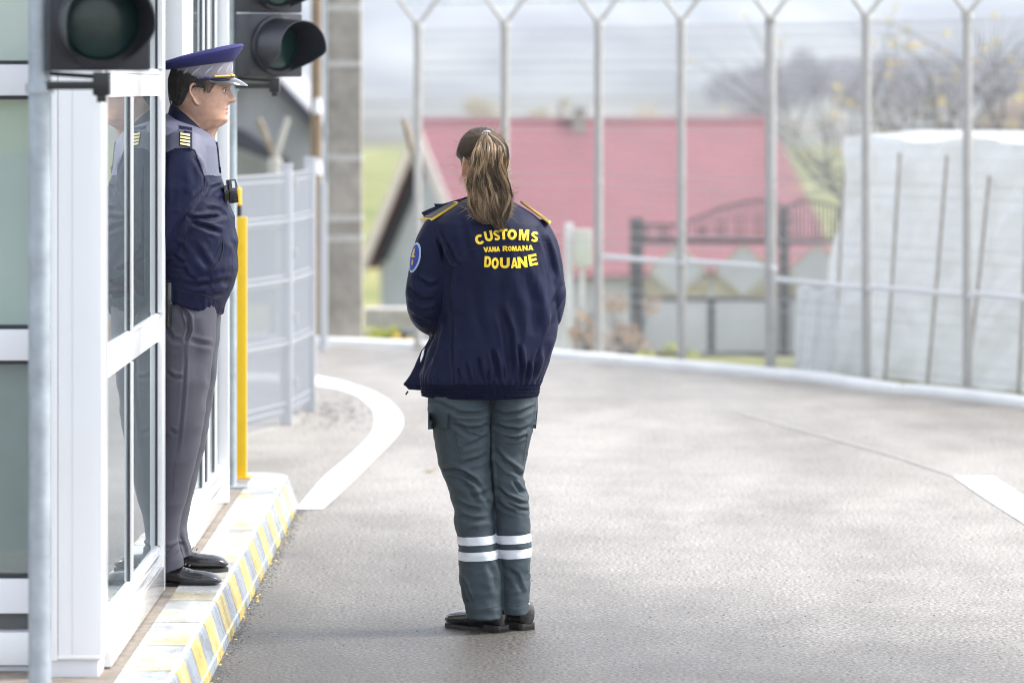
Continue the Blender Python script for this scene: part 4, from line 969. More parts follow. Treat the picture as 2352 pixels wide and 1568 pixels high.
def strandmat(name, dark, mid, light):
    m = bpy.data.materials.new(name); m.use_nodes = True; t = m.node_tree; N = t.nodes; L = t.links; b = N['Principled BSDF']
    at = N.new('ShaderNodeAttribute'); at.attribute_name = 'tone'; at.attribute_type = 'GEOMETRY'
    r = N.new('ShaderNodeValToRGB'); e = r.color_ramp.elements; e[0].position = 0; e[0].color = (*dark, 1); e[1].position = 1; e[1].color = (*light, 1); k = e.new(.5); k.color = (*mid, 1)
    L.new(at.outputs['Fac'], r.inputs[0]); L.new(r.outputs[0], b.inputs['Base Color']); b.inputs['Roughness'].default_value = .5; b.inputs['Specular IOR Level'].default_value = .35; b.inputs['Sheen Weight'].default_value = .1
    return m
def strands(name, list_, m, parent):
    """list of (points, radius, tone): one mesh of fine tapering locks"""
    vs, fs, tone = [], [], []
    for pts_, r, tn in list_:
        n = len(pts_); base = len(vs); a = Vector((0, 1, 0))
        for i, p in enumerate(pts_):
            t = (pts_[min(i + 1, n - 1)] - pts_[max(i - 1, 0)]); t = t.normalized() if t.length > 1e-9 else Vector((0, 0, -1)); a = a - t * a.dot(t); a = a.normalized() if a.length > 1e-6 else t.orthogonal().normalized(); b = t.cross(a)
            k = r * (1 - .85 * (i / (n - 1)) ** 3) * (.35 + .65 * min(1, i / 2))
            for j in range(3): q = p + a * (math.cos(2.094 * j) * k) + b * (math.sin(2.094 * j) * k); vs.append((q.x, q.y, q.z)); tone.append(tn)
        for i in range(n - 1):
            for j in range(3): c_ = (j + 1) % 3; fs.append((base + 3 * i + j, base + 3 * i + c_, base + 3 * i + 3 + c_, base + 3 * i + 3 + j))
    me = bpy.data.meshes.new(name); me.from_pydata(vs, [], fs); at = me.attributes.new('tone', 'FLOAT', 'POINT'); at.data.foreach_set('value', tone)
    return link(name, me, m, parent)

class Caster:
    def __init__(s, me): s.t = BVHTree.FromPolygons([v.co.copy() for v in me.vertices], [tuple(p.vertices) for p in me.polygons])
    def at(s, x, y, off=.002, eye=Vector((0, 0, EYE))):
        d = Vector(((x - CX) / F, 1, -(y - HY) / F)).normalized(); h = s.t.ray_cast(eye, d)
        if h[0] is None: return None
        return h[0] - d * off
    def near(s, p):
        h = s.t.find_nearest(p); return h
def quadpatch(cs, c4, nu, nv, off, mb, thick=.0015):
    """cloth patch between four photo corners (tl, tr, br, bl) laid on a garment"""
    g_ = []
    last = None
    for j in range(nv + 1):
        for i in range(nu + 1):
            u, v = i / nu, j / nv; x = (c4[0][0] * (1 - u) + c4[1][0] * u) * (1 - v) + (c4[3][0] * (1 - u) + c4[2][0] * u) * v; y = (c4[0][1] * (1 - u) + c4[1][1] * u) * (1 - v) + (c4[3][1] * (1 - u) + c4[2][1] * u) * v
            p = cs.at(x, y, off)
            if p is None or (last is not None and abs(p.y - last) > .12): p = P(x, y, last if last else 13.2)
            last = p.y; g_.append(p)
    n = len(g_); W_ = nu + 1; vs = g_ + [p + Vector((0, thick, 0)) for p in g_]
    fs = [(j * W_ + i, j * W_ + i + 1, (j + 1) * W_ + i + 1, (j + 1) * W_ + i) for j in range(nv) for i in range(nu)]
    fs += [tuple(k + n for k in reversed(f)) for f in fs]
    bd = [i for i in range(W_)] + [(j + 1) * W_ - 1 for j in range(1, nv + 1)] + [nv * W_ + i for i in range(W_ - 2, -1, -1)] + [j * W_ for j in range(nv - 1, 0, -1)]
    fs += [(bd[k], bd[(k + 1) % len(bd)], bd[(k + 1) % len(bd)] + n, bd[k] + n) for k in range(len(bd))]
    mb.add(vs, fs); return mb
def seam(cs, pts_, r, mb, off=.0005):
    out = []
    for a, b in zip(pts_, pts_[1:]):
        k = max(2, int(math.hypot(b[0] - a[0], b[1] - a[1]) / 6))
        for i in range(k): 
            p = cs.at(a[0] + (b[0] - a[0]) * i / k, a[1] + (b[1] - a[1]) * i / k, off)
            if p is not None: out.append(p)
    if len(out) > 2: mb.tube(out, r, 5)
def glyph(ch):
    """heavy block letter in a unit box: list of (points, faces)"""
    out = []
    def rib(cl, w0, w1=None, closed=False):
        w1 = w1 or w0; n = len(cl); pts_ = []; fs = []
        for i, (x, y) in enumerate(cl):
            a = cl[(i - 1) % n] if closed or i else cl[0]; b_ = cl[(i + 1) % n] if closed or i < n - 1 else cl[-1]
            tx, ty = b_[0] - a[0], b_[1] - a[1]; L_ = math.hypot(tx, ty) or 1; nx_, ny_ = -ty / L_, tx / L_; pts_ += [(x + nx_ * w0 / 2, y + ny_ * w1 / 2), (x - nx_ * w0 / 2, y - ny_ * w1 / 2)]
        for i in range(n if closed else n - 1): j = (i + 1) % n; fs.append((2 * i, 2 * i + 1, 2 * j + 1, 2 * j))
        out.append((pts_, fs))
    def poly(*loops):
        from mathutils.geometry import tessellate_polygon
        dense = []
        for lp in loops:
            dl = []
            for k, a in enumerate(lp):
                b_ = lp[(k + 1) % len(lp)]; m_ = max(1, int(math.hypot(b_[0] - a[0], b_[1] - a[1]) / .16))
                dl += [(a[0] + (b_[0] - a[0]) * q_ / m_, a[1] + (b_[1] - a[1]) * q_ / m_) for q_ in range(m_)]
            dense.append(dl)
        tri = tessellate_polygon([[Vector((x, y, 0)) for x, y in lp] for lp in dense]); pts_ = [p for lp in dense for p in lp]; out.append((pts_, [tuple(t_) for t_ in tri]))
    arc = lambda cx_, cy_, rx, ry, a0, a1, n: [(cx_ + rx * math.cos(R(a0 + (a1 - a0) * i / n)), cy_ + ry * math.sin(R(a0 + (a1 - a0) * i / n))) for i in range(n + 1)]
    w = .30; h = .25
    if ch == 'C': rib(arc(.5, .5, .5 - w / 2, .5 - h / 2, 42, 318, 26), w, h)
    if ch == 'O': rib(arc(.5, .5, .5 - w / 2, .5 - h / 2, 0, 360, 30)[:-1], w, h, True)
    if ch == 'U': rib([(w / 2, 1), (w / 2, .7)] + arc(.5, .40, .5 - w / 2, .40 - h / 2, 180, 360, 14) + [(1 - w / 2, .7), (1 - w / 2, 1)], w, h)
    if ch == 'S': rib(arc(.5, .72, .5 - w * .5, .28 - h * .45, 25, 255, 14)[:-1] + [(.42, .545), (.58, .455)] + arc(.5, .28, .5 - w * .5, .28 - h * .45, 75, -155, 14)[1:], w * .9, h * .9)
    if ch == 'T': poly([(0, 1), (1, 1), (1, .77), (.67, .77), (.67, 0), (.33, 0), (.33, .77), (0, .77)])
    if ch == 'M': poly([(0, 0), (0, 1), (.34, 1), (.5, .45), (.66, 1), (1, 1), (1, 0), (.77, 0), (.77, .66), (.59, 0), (.41, 0), (.23, .66), (.23, 0)])
    if ch == 'V': poly([(0, 1), (.33, 1), (.5, .40), (.67, 1), (1, 1), (.66, 0), (.34, 0)])
    if ch == 'A': poly([(0, 0), (.36, 1), (.64, 1), (1, 0), (.69, 0), (.63, .17), (.37, .17), (.31, 0)], [(.43, .38), (.57, .38), (.5, .66)])
    if ch == 'N': poly([(0, 0), (0, 1), (.30, 1), (.71, .45), (.71, 1), (1, 1), (1, 0), (.70, 0), (.29, .55), (.29, 0)])
    if ch == 'E': poly([(0, 0), (0, 1), (1, 1), (1, .78), (.34, .78), (.34, .62), (.92, .62), (.92, .40), (.34, .40), (.34, .22), (1, .22), (1, 0)])
    if ch == 'D': poly([(0, 0), (0, 1), (.5, 1), (.78, .93), (.94, .76), (1, .5), (.94, .24), (.78, .07), (.5, 0)], [(.32, .23), (.48, .23), (.62, .30), (.68, .5), (.62, .70), (.48, .77), (.32, .77)])
    if ch == 'R': poly([(0, 0), (0, 1), (.62, 1), (.86, .93), (.95, .72), (.88, .53), (.72, .45), (.86, .28), (1, 0), (.66, 0), (.52, .30), (.42, .38), (.32, .38), (.32, 0)], [(.32, .60), (.52, .60), (.62, .69), (.52, .79), (.32, .79)])
    return out
def words_on(cs, glyphs, name, m, parent):
    s = MB()
    for ch, cx_, cy_, wd, hg, rot in glyphs:
        ca, sa = math.cos(R(rot)), math.sin(R(rot))
        for pts_, fs in glyph(ch):
            vs = []
            for (x, y) in pts_:
                u, w_ = (x - .5) * wd, (y - .5) * hg; X, Y = cx_ + u * ca - w_ * sa, cy_ - (u * sa + w_ * ca); p = cs.at(X, Y, .0030); vs.append(p if p is not None else P(X, Y, 13.1))
            s.add(vs, fs)
    return s.build(name, m, parent, fix=False)

# ------------------------------------------------------------------ the woman
WD = 13.176
wo = thing('person', 'woman with long ponytail seen from behind in navy jacket and slate cargo trousers', 'person', (G(1120, 1450).x, WD, 0))
Wx = lambda x: (x - CX) * WD / F
Wz = lambda y: EYE - (y - HY) * WD / F
px = WD / F     # metres per photo pixel
# body
b = MB(); hc = Vector((Wx(1108), WD + .02, Wz(372)))
HM = head(b, hc, R(90 + 24), .95, width=.93)
b.tube([(Wx(1112), WD + .02, Wz(400)), (Wx(1115), WD + .01, Wz(440)), (Wx(1118), WD, Wz(480))], [.052, .052, .07], 20)
b.loft([ring(Wx(x), WD + .02, Wz(y), a, q, R(10), 32) for x, y, a, q in ((1118, 470, .07, .06), (1120, 500, .14, .08), (1125, 560, .16, .10), (1130, 700, .15, .10), (1120, 820, .13, .08), (1110, 880, .12, .07))])
for sx_, dy, pp in ((1, .02, ((1205, 530), (1235, 670))), (-1, -.0, ((1035, 530), (1000, 690)))):
    sh = Vector((Wx(pp[0][0]), WD + dy, Wz(pp[0][1]))); el = Vector((Wx(pp[1][0]), WD + dy + .02, Wz(pp[1][1]))); wr = Vector((Wx(1105 + sx_ * 20), WD + .24, Wz(690)))
    b.tube([sh, sh.lerp(el, .5), el, el.lerp(wr, .5), wr], [.05, .042, .036, .032, .025], 14)
    fw = Vector((-sx_, .25, .05)); hand(b, wr + fw.normalized() * .06, fw, Vector((0, .1, 1)), Vector((0, 1, -.1)), .5)
for x0, x1, dy in ((1085, 1090, .0), (1165, 1180, .06)):
    b.tube([(Wx(x0 - 8 if x0 < 1100 else x0 + 3), WD + dy + .02, Wz(850)), (Wx(x0 - 25 if x0 < 1100 else x0), WD + dy + .02, Wz(960)), (Wx(x0 + 3), WD + dy, Wz(1150)), (Wx(x0 + 20), WD + dy, Wz(1400))], [.05, .05, .036, .03], 14)
bm_ = remesh(b, .0035, 1); body = link('body', bm_, M['skin_w'], wo)
# jacket
j = MB(); T = [  # y, left, right, half depth, centre depth offset
    (446, 1082, 1160, .058, .02), (462, 1060, 1178, .075, .02), (478, 1032, 1203, .10, .02), (494, 1006, 1228, .125, .02), (512, 988, 1247, .145, .02), (540, 985, 1258, .16, .02), (600, 995, 1270, .175, .03), (660, 1008, 1279, .18, .04), (720, 1010, 1281, .185, .045), (780, 996, 1276, .185, .045), (830, 975, 1264, .18, .04), (862, 962, 1250, .172, .03), (878, 966, 1242, .16, .02), (890, 966, 1240, .156, .02), (908, 968, 1238, .152, .02)]
rings = []
for i in range(90):
    y = 446 + (908 - 446) * i / 89; l, r, hd, oy = interp(T, y); rr = ring((Wx(l) + Wx(r)) / 2, WD + oy, 0, (Wx(r) - Wx(l)) / 2, hd, R(0), 72, 2.3)
    for p in rr:
        tilt = -(p.x - Wx(1110)) * .05 * max(0, (y - 800) / 100)    # hem hangs lower on the left side
        p.z = Wz(y) + tilt * 0 - (.006 if y > 870 else 0) * math.cos((p.x - Wx(1100)) * 6)
    rings.append(rr)
j.loft(rings)
# sleeves: upper arms down, forearms folded forward
j.tube(spline([(Wx(1022), WD + .0, Wz(520)), (Wx(1000), WD - .01, Wz(575)), (Wx(989), WD + .0, Wz(640)), (Wx(985), WD + .03, Wz(696)), (Wx(1000), WD + .10, Wz(728)), (Wx(1040), WD + .18, Wz(720)), (Wx(1090), WD + .24, Wz(700))], 6), [.066 + .012 * math.sin(min(1, i / 12) * 3.14 / 2) - .0009 * max(0, i - 16) for i in range(37)], 30)
j.tube(spline([(Wx(1212), WD + .03, Wz(520)), (Wx(1238), WD + .03, Wz(580)), (Wx(1245), WD + .04, Wz(650)), (Wx(1240), WD + .06, Wz(710)), (Wx(1215), WD + .12, Wz(745)), (Wx(1170), WD + .21, Wz(725)), (Wx(1120), WD + .25, Wz(700))], 6), [.062 + .018 * math.sin(min(1, i / 14) * 3.14 / 2) - .0009 * max(0, i - 16) for i in range(37)], 30)
# cuffs' ends stay rolled near the hands; the open front edge hangs out at the lower left
j.loft([[Vector((Wx(x), WD + yy + t_, Wz(y))) for x, yy, y in ((1015, .03, y0), (xl, .10, y1), (xl + 6, .13, y1))] + [Vector((Wx(1020), WD + .10 + t_, Wz(y0)))] for (xl, y0, y1, t_) in ((990, 770, 768, 0), (972, 800, 802, 0), (950, 840, 846, 0), (925, 886, 888, 0), (936, 902, 900, 0))])
# stand collar
j.loft([ring(Wx(x), WD + .02, Wz(y), a, q, 0, 40) for x, y, a, q in ((1120, 430, .058, .058), (1120, 446, .064, .064), (1119, 466, .078, .075))])
jm = remesh(j, .0048, 3); a_, n_ = arrays(jm)
CL = [([(1000, 545), (1018, 580), (1028, 610), (1040, 622)], 5, .012), ([(1030, 612), (1033, 660), (1036, 720)], 6, .010), ([(1037, 640), (1036, 720), (1038, 800), (1038, 870)], 3.5, .005),
      ([(1028, 560), (1042, 600), (1060, 612)], 5, .006), ([(938, 660), (970, 690), (1000, 690)], 6, .009), ([(940, 690), (965, 715), (1000, 712)], 5, .008), ([(950, 636), (985, 660), (1010, 652)], 6, .006),
      ([(1145, 700), (1165, 760), (1172, 830), (1170, 872)], 9, .008), ([(1130, 800), (1142, 845), (1140, 875)], 5, .008), ([(1190, 790), (1196, 840), (1192, 874)], 5, .008), ([(1098, 820), (1106, 872)], 5, .007), ([(1215, 830), (1205, 874)], 5, .007), ([(1070, 830), (1078, 874)], 4, .006), ([(1240, 800), (1222, 868)], 5, .007), ([(1155, 835), (1158, 876)], 3.5, .005), ([(1120, 848), (1121, 876)], 3.5, .006), ([(1050, 846), (1056, 874)], 4, .005),
      ([(1085, 640), (1095, 720), (1110, 780)], 12, .005), ([(1200, 620), (1225, 700), (1225, 770)], 14, .006), ([(1280, 700), (1262, 770), (1245, 820)], 6, .007), ([(1292, 650), (1270, 700), (1262, 740)], 6, .006), ([(1150, 560), (1150, 640), (1135, 700)], 14, .004), ([(1010, 740), (1000, 790), (985, 840)], 6, .007), ([(990, 760), (978, 810), (960, 860)], 5, .006), ([(1060, 500), (1070, 560), (1078, 600)], 9, .004), ([(1235, 520), (1262, 580), (1275, 640)], 7, .005), ([(1010, 530), (1020, 560), (1016, 600)], 6, .004), ([(945, 720), (972, 738), (990, 742)], 5, .006),
      ([(1085, 540), (1180, 548), (1278, 556)], 2, .0015)]
a_ = creases(a_, n_, [(p_, w_, d_ * 1.35) for p_, w_, d_ in CL]); setv(jm, a_); a_, n_ = arrays(jm)
yv = HY + (EYE - a_[:, 2]) * F / a_[:, 1]
wgt = np.clip((yv - 480) / 120, .25, 1) * (yv < 880); a_ = wrinkle(a_, n_, .0062, (9, 9, 4.5), 3.1, True, wgt); setv(jm, a_); a_, n_ = arrays(jm); a_ = wrinkle(a_, n_, .0022, (26, 26, 15), 8.1, True, wgt)
side_ = np.clip(1.6 - 2.2 * np.abs(n_[:, 2]), 0, 1); gather = side_ * np.exp(-np.clip(880 - yv, 0, 400) / 18.0) * (yv < 884); ang = np.arctan2(a_[:, 1] - WD, a_[:, 0] - Wx(1105)); a_ = a_ + n_ * (gather * .0035 * np.sin(ang * 46 + 1.5 * np.sin(ang * 9)))[:, None]
band = (yv > 884) * side_; a_ = a_ + n_ * (band * (.0022 * np.cos((yv - 884) * 2 * math.pi / 8.0) + .0012 * np.sin(ang * 150)))[:, None]
setv(jm, a_)
jacket = link('jacket', jm, [M['navy'], M['navy_rib']], wo)
org = ORG[wo.name]
mi = []
for p in jm.polygons:
    c = p.center + org; x_, y_ = toV(c); mi.append(1 if y_ > 883 and x_ > 955 else 0)
jm.polygons.foreach_set('material_index', mi)
jw = jm.copy(); jw.transform(Matrix.Translation(org)); jc = Caster(jw)
q = lambda x, y: (937.7 + .15433 * x, 441.6 + .15433 * y)
GL = []
for ch, x, y, w_, h_, r_ in (('C', 1065, 702, 140, 150, 18), ('U', 1197, 653, 122, 155, 12), ('S', 1316, 640, 95, 155, 5), ('T', 1420, 625, 118, 155, 3), ('O', 1546, 628, 140, 160, 0), ('M', 1722, 635, 152, 165, -3), ('S', 1882, 662, 115, 155, -9),
                             ('V', 1156, 853, 76, 76, 3), ('A', 1218, 850, 60, 76, 2), ('M', 1277, 848, 52, 74, 2), ('A', 1336, 845, 64, 76, 2), ('R', 1443, 838, 76, 78, 0), ('O', 1513, 838, 54, 76, 0), ('M', 1580, 838, 66, 76, 2), ('A', 1655, 836, 76, 78, 2), ('N', 1738, 830, 76, 80, 4), ('A', 1822, 824, 80, 80, 4),
                             ('D', 1184, 1034, 102, 165, -4), ('O', 1293, 1055, 108, 168, -2), ('U', 1437, 1052, 146, 160, 0), ('A', 1580, 1052, 108, 156, 1), ('N', 1700, 1040, 142, 165, 6), ('E', 1856, 1005, 128, 170, 11)):
    X, Y = q(x, y); GL.append((ch, X, Y, w_ * .15433, h_ * .15433, r_))
words_on(jc, GL, 'printed_lettering', M['print'], jacket)
M['blackstitch'] = mat('dark_stitch', (.002, .003, .012), .8)
s = MB(); seam(jc, [(1038, 560), (1036, 612), (1060, 590), (1075, 572), (1090, 571), (1170, 562), (1240, 556), (1279, 556)], .0011, s); seam(jc, [(1038, 615), (1037, 700), (1038, 800), (1040, 880)], .0011, s); seam(jc, [(1004, 524), (1014, 555), (1026, 590), (1038, 612)], .0012, s)
s.build('seam', M['blackstitch'], jacket)
# shoulder boards
M['board'] = mat('dark_board', (.02, .02, .03), .6)
def board(c4, parent, thick=.007, lift=.006):
    tl, tr, br, bl = c4; s = MB()
    s.prism([tl, tr, br, bl], (0, 0, thick)); s.build('shoulder_board', M['gold_braid'], parent)
    s = MB(); e = lambda u, v: (tl * (1 - u) + tr * u) * (1 - v) + (bl * (1 - u) + br * u) * v + Vector((0, -.0004, thick + .0008))
    for (u0, u1, v0, v1) in ((.16, .93, .10, .34), (.16, .93, .42, .56), (.16, .93, .64, .90), (.05, .09, .1, .9), (.11, .135, .1, .9)):
        s.prism([e(u0, v0), e(u1, v0), e(u1, v1), e(u0, v1)], (0, 0, .001))
    s.build('board_stripe', M['board'], parent)
zl = lambda x, y, d_: P(x, y, d_)
board([zl(966, 506.5, WD + .035), zl(1040, 467, WD + .045), zl(1052.5, 468.5, WD - .01), zl(991, 508, WD - .045)], jacket)
board([zl(1266, 512, WD + .03), zl(1194, 465, WD + .05), zl(1200, 466.5, WD + .0), zl(1262, 515, WD - .02)], jacket, .0055)
# collar flap standing out at the left shoulder
s = MB(); fl = [(1072, 452, .0), (1048, 460, .03), (1018, 468, .06), (997, 468, .07), (1000, 474, .075), (985, 480, .08), (968, 488, .09), (975, 497, .08), (1000, 492, .05), (1040, 476, .02)]
s.prism([P(x, y, WD + d_) for x, y, d_ in fl], (0, .022, -.004)); auto(s.build('collar_flap', M['navy'], jacket))
# sleeve badge
M['badgeblue'] = mat('badge_blue', (.02, .05, .30), .6, var=.1, scale=60); M['badgerim'] = mat('badge_rim', (.38, .48, .62), .6)
bd_c = None
for d_ in (Vector((.86, .5, 0)),):
    d_ = d_.normalized(); tgt = Vector((Wx(985), WD, Wz(590))); org_ = tgt - d_ * .5; sd_ = Vector((d_.y, -d_.x, 0)); 
    def on(u, v, off):   # u across, v up in metres
        o_ = org_ + sd_ * u + Vector((0, 0, v)); h = jc.t.ray_cast(o_, d_); return (h[0] if h[0] is not None else o_ + d_ * .42) - d_ * off
    def disc(rx, rz, off, cu=0, cv=0, n=28):
        s = MB(); vs = [on(cu, cv, off)]
        for k in (.5, 1):
            for i in range(n): a = 2 * math.pi * i / n; vs.append(on(cu + rx * k * math.cos(a) + .10 * rz * k * math.sin(a), cv + rz * k * math.sin(a), off))
        fs = [(0, 1 + i, 1 + (i + 1) % n) for i in range(n)] + [(1 + i, 1 + n + i, 1 + n + (i + 1) % n, 1 + (i + 1) % n) for i in range(n)]
        s.add(vs, fs); return s
    bo = .018
    bd = disc(.034, .051, .0025, bo).build('sleeve_badge', M['badgerim'], jacket, fix=False); disc(.028, .044, .0035, bo).build('badge_field', M['badgeblue'], bd, fix=False)
    s = disc(.007, .016, .0048, bo, .016, 10); t2 = disc(.005, .010, .0048, bo, -.016, 8); s.add(t2.v, t2.f); t2 = disc(.014, .003, .0048, bo, .004, 8); s.add(t2.v, t2.f); s.build('badge_emblem', M['gold_braid'], bd, fix=False)
s = MB(); pk = [(975, 800), (972, 818), (966, 832), (965, 822), (969, 808)]; s.prism([P(x, y, WD - .055) for x, y in pk], (0, .02, 0)); s.build('pocket_lining', M['white_panel'], jacket)
s = MB(); s.tube([P(937, 898, WD + .10), P(932, 906, WD + .10)], .003, 6); s.build('zip_pull', M['black'], jacket)

# trousers
t = MB()
TL = [(880, 992, 1132, .105, .0), (905, 984, 1132, .118, 0), (941, 983, 1131, .13, 0), (986, 994, 1129, .12, .005), (1068, 1008, 1127, .105, .01), (1128, 1033, 1133, .095, .01), (1201, 1044, 1136, .088, .0), (1234, 1050, 1137, .085, .0), (1282, 1053, 1146, .085, .0), (1310, 1056, 1151, .085, 0), (1335, 1054, 1153, .082, 0), (1360, 1060, 1154, .08, 0), (1404, 1071, 1155, .078, 0), (1417, 1073, 1156, .078, 0)]
TR = [(885, 1118, 1237, .115, .03), (905, 1120, 1238, .125, .03), (941, 1122, 1236, .12, .03), (986, 1124, 1224, .115, .035), (1068, 1122, 1206, .10, .04), (1100, 1124, 1202, .095, .04), (1140, 1132, 1214, .092, .04), (1225, 1134, 1218, .085, .04), (1282, 1142, 1221, .083, .04), (1340, 1150, 1218, .08, .04), (1400, 1150, 1213, .076, .04), (1411, 1150, 1212, .076, .04)]
for TT in (TL, TR):
    rings = []; y0, y1 = TT[0][0], TT[-1][0]
    for i in range(110):
        y = y0 + (y1 - y0) * i / 109; l, r, hd, oy = interp(TT, y); rings.append(ring((Wx(l) + Wx(r)) / 2, WD + oy, Wz(y), (Wx(r) - Wx(l)) / 2, hd, 0, 44, 2.25))
    t.loft(rings)
tm = remesh(t, .0042, 3); a_, n_ = arrays(tm)
qq = lambda x, y: (877.2 + .405 * x, 877.2 + .405 * y)
def cl(pts_, w_, d_): return ([qq(*p) for p in pts_], w_, d_)
CL = [cl([(615, 150), (618, 260), (620, 400), (632, 560), (640, 760)], 3.5, .008), cl([(380, 180), (470, 185), (560, 180), (612, 150)], 5, .006), cl([(265, 90), (340, 130), (430, 170), (500, 180)], 5, .004), cl([(400, 240), (480, 275), (560, 270), (612, 235)], 6, .007), cl([(430, 275), (500, 300), (560, 305)], 4, .005), cl([(460, 370), (530, 350), (600, 300)], 6, .005), cl([(345, 500), (430, 515), (540, 560)], 5, .006), cl([(450, 470), (560, 440), (612, 400)], 6, .005), cl([(380, 480), (470, 520), (530, 570), (560, 600)], 5, .005),
      cl([(640, 170), (700, 190), (780, 180), (880, 140)], 5, .006), cl([(625, 240), (700, 270), (780, 280), (850, 250)], 5, .006), cl([(700, 320), (760, 325), (820, 300)], 4, .006), cl([(630, 380), (690, 450), (770, 510), (800, 540)], 6, .007), cl([(650, 430), (720, 500), (790, 530)], 4, .004), cl([(640, 590), (700, 650), (790, 690), (835, 690)], 5, .006), cl([(740, 560), (790, 620), (830, 630)], 4, .006), cl([(700, 680), (780, 720), (840, 730)], 4, .005), cl([(645, 680), (700, 720), (760, 740)], 5, .005),
      cl([(410, 680), (480, 720), (560, 730)], 6, .004), cl([(430, 760), (520, 790), (620, 780)], 6, .003), cl([(440, 1100), (470, 1150), (500, 1240)], 4, .005), cl([(600, 1020), (640, 1100), (650, 1200)], 8, .004), cl([(700, 1050), (760, 1100), (800, 1200)], 6, .003), cl([(620, 60), (640, 90), (680, 70)], 4, .006), cl([(420, 540), (500, 610), (540, 700)], 7, .004), cl([(560, 600), (600, 680), (630, 700)], 6, .004), cl([(500, 650), (580, 640), (625, 600)], 6, .004)]
a_ = creases(a_, n_, [(p_, w_, d_ * 1.45) for p_, w_, d_ in CL]); setv(tm, a_); a_, n_ = arrays(tm); a_ = wrinkle(a_, n_, .0058, (8, 8, 16), 7.7, True); setv(tm, a_); a_, n_ = arrays(tm); a_ = wrinkle(a_, n_, .0020, (22, 22, 38), 1.7, True); setv(tm, a_)
trousers = link('trousers', tm.copy(), M['slate'], wo)
tc_ = Caster(tm)
for (xs0, xs1, y0, y1, dy) in ((428, 648, 862, 910, -6), (436, 656, 948, 998, -6), (644, 850, 862, 910, -2), (650, 852, 942, 994, -2)):
    xa, xb = qq(xs0, 0)[0], qq(xs1, 0)[0]; ya, yb_ = qq(0, y0)[1], qq(0, y1)[1]; left = xs0 < 600
    mid = Wx(1140 if y0 < 930 else 1146)
    za, zb_ = Wz(ya), Wz(yb_); tl_ = Vector((-.035, 0, 1)).normalized()
    cx0 = Wx((xa + xb) / 2)
    shell(tm, (lambda c, n, L_=left, mm=mid, zb2=zb_, za2=za: (c.x < mm) == L_), .0022, 'reflective_band', M['reflective'], trousers, planes=((Vector((cx0, 0, za)), tl_), (Vector((cx0, 0, zb_)), -tl_)))
s = MB(); quadpatch(tc_, [qq(262, 156), qq(374, 160), qq(370, 264), qq(261, 268)], 8, 6, .017, s, .014); auto(s.build('pocket_flap', M['slate'], trousers))
s = MB(); quadpatch(tc_, [qq(296, 268), qq(402, 268), qq(438, 474), qq(334, 486)], 8, 10, .007, s, .006); s.build('cargo_pocket', M['slate'], trousers)
s = MB(); quadpatch(tc_, [qq(868, 165), qq(884, 160), qq(874, 264), qq(856, 260)], 3, 5, .004, s, .01); auto(s.build('pocket_flap', M['slate'], trousers))
s = MB(); quadpatch(tc_, [qq(832, 270), qq(848, 268), qq(812, 474), qq(800, 470)], 3, 8, .003, s, .004); s.build('cargo_pocket', M['slate'], trousers)
s = MB(); seam(tc_, [qq(402, 268), qq(438, 476), qq(334, 486)], .0011, s, .0085); seam(tc_, [qq(480, 1292), qq(676, 1270)], .0011, s, .0008); seam(tc_, [qq(682, 1262), qq(832, 1256)], .0011, s, .0008); s.build('stitching', mat('slate_stitch', (.035, .05, .062), .8), trousers)
# shoes, toes turned to the left
shoe(wo, (Wx(1157), WD - .02, 0), R(180 - 42), .255, .047)
shoe(wo, (Wx(1214), WD + .03, 0), R(180 - 55), .255, .047)
# hair
M['hair'] = strandmat('brown_blond_hair', (.022, .014, .009), (.14, .090, .052), (.52, .36, .21))
M['hairbase'] = mat('hair_underlayer', (.022, .013, .008), .6, var=.3, scale=120, stretch=(1, 1, .1))
sk = MB(); SC = hc + Vector((0, 0, .017)); 
def skull(d_, k=1.0):
    """point on the scalp in direction d_ (head frame: x forward, y left, z up)"""
    d_ = Vector(d_).normalized(); return SC + HM @ Vector((d_.x * (.107 if d_.x > 0 else .112) * k, d_.y * .0835 * k, d_.z * .1015 * k))
rr = []
for i in range(1, 22):
    th = math.pi * i / 22; r = []
    for jx in range(40):
        ph = 2 * math.pi * jx / 40; d_ = Vector((math.sin(th) * math.cos(ph), math.sin(th) * math.sin(ph), math.cos(th)))
        # the hairline: keep face, ears and neck free
        k = 1.0
        if d_.x > .35 and d_.z < .45: k = .86
        if d_.z < -.45: k = .84
        if d_.x > -.42 and d_.z < -.06: k = .86
        r.append(skull(d_, k))
    rr.append(r)
sk.loft(rr); sk.build('hair', M['hairbase'], wo, smooth=True)
tie = P(1119, 306, 0); tie = Vector((Wx(1119), WD - .10, Wz(306)))
inv = HM.inverted(); td = inv @ (tie - SC); td = Vector((td.x / .112, td.y / .0835, td.z / .1015)).normalized()
ls = []
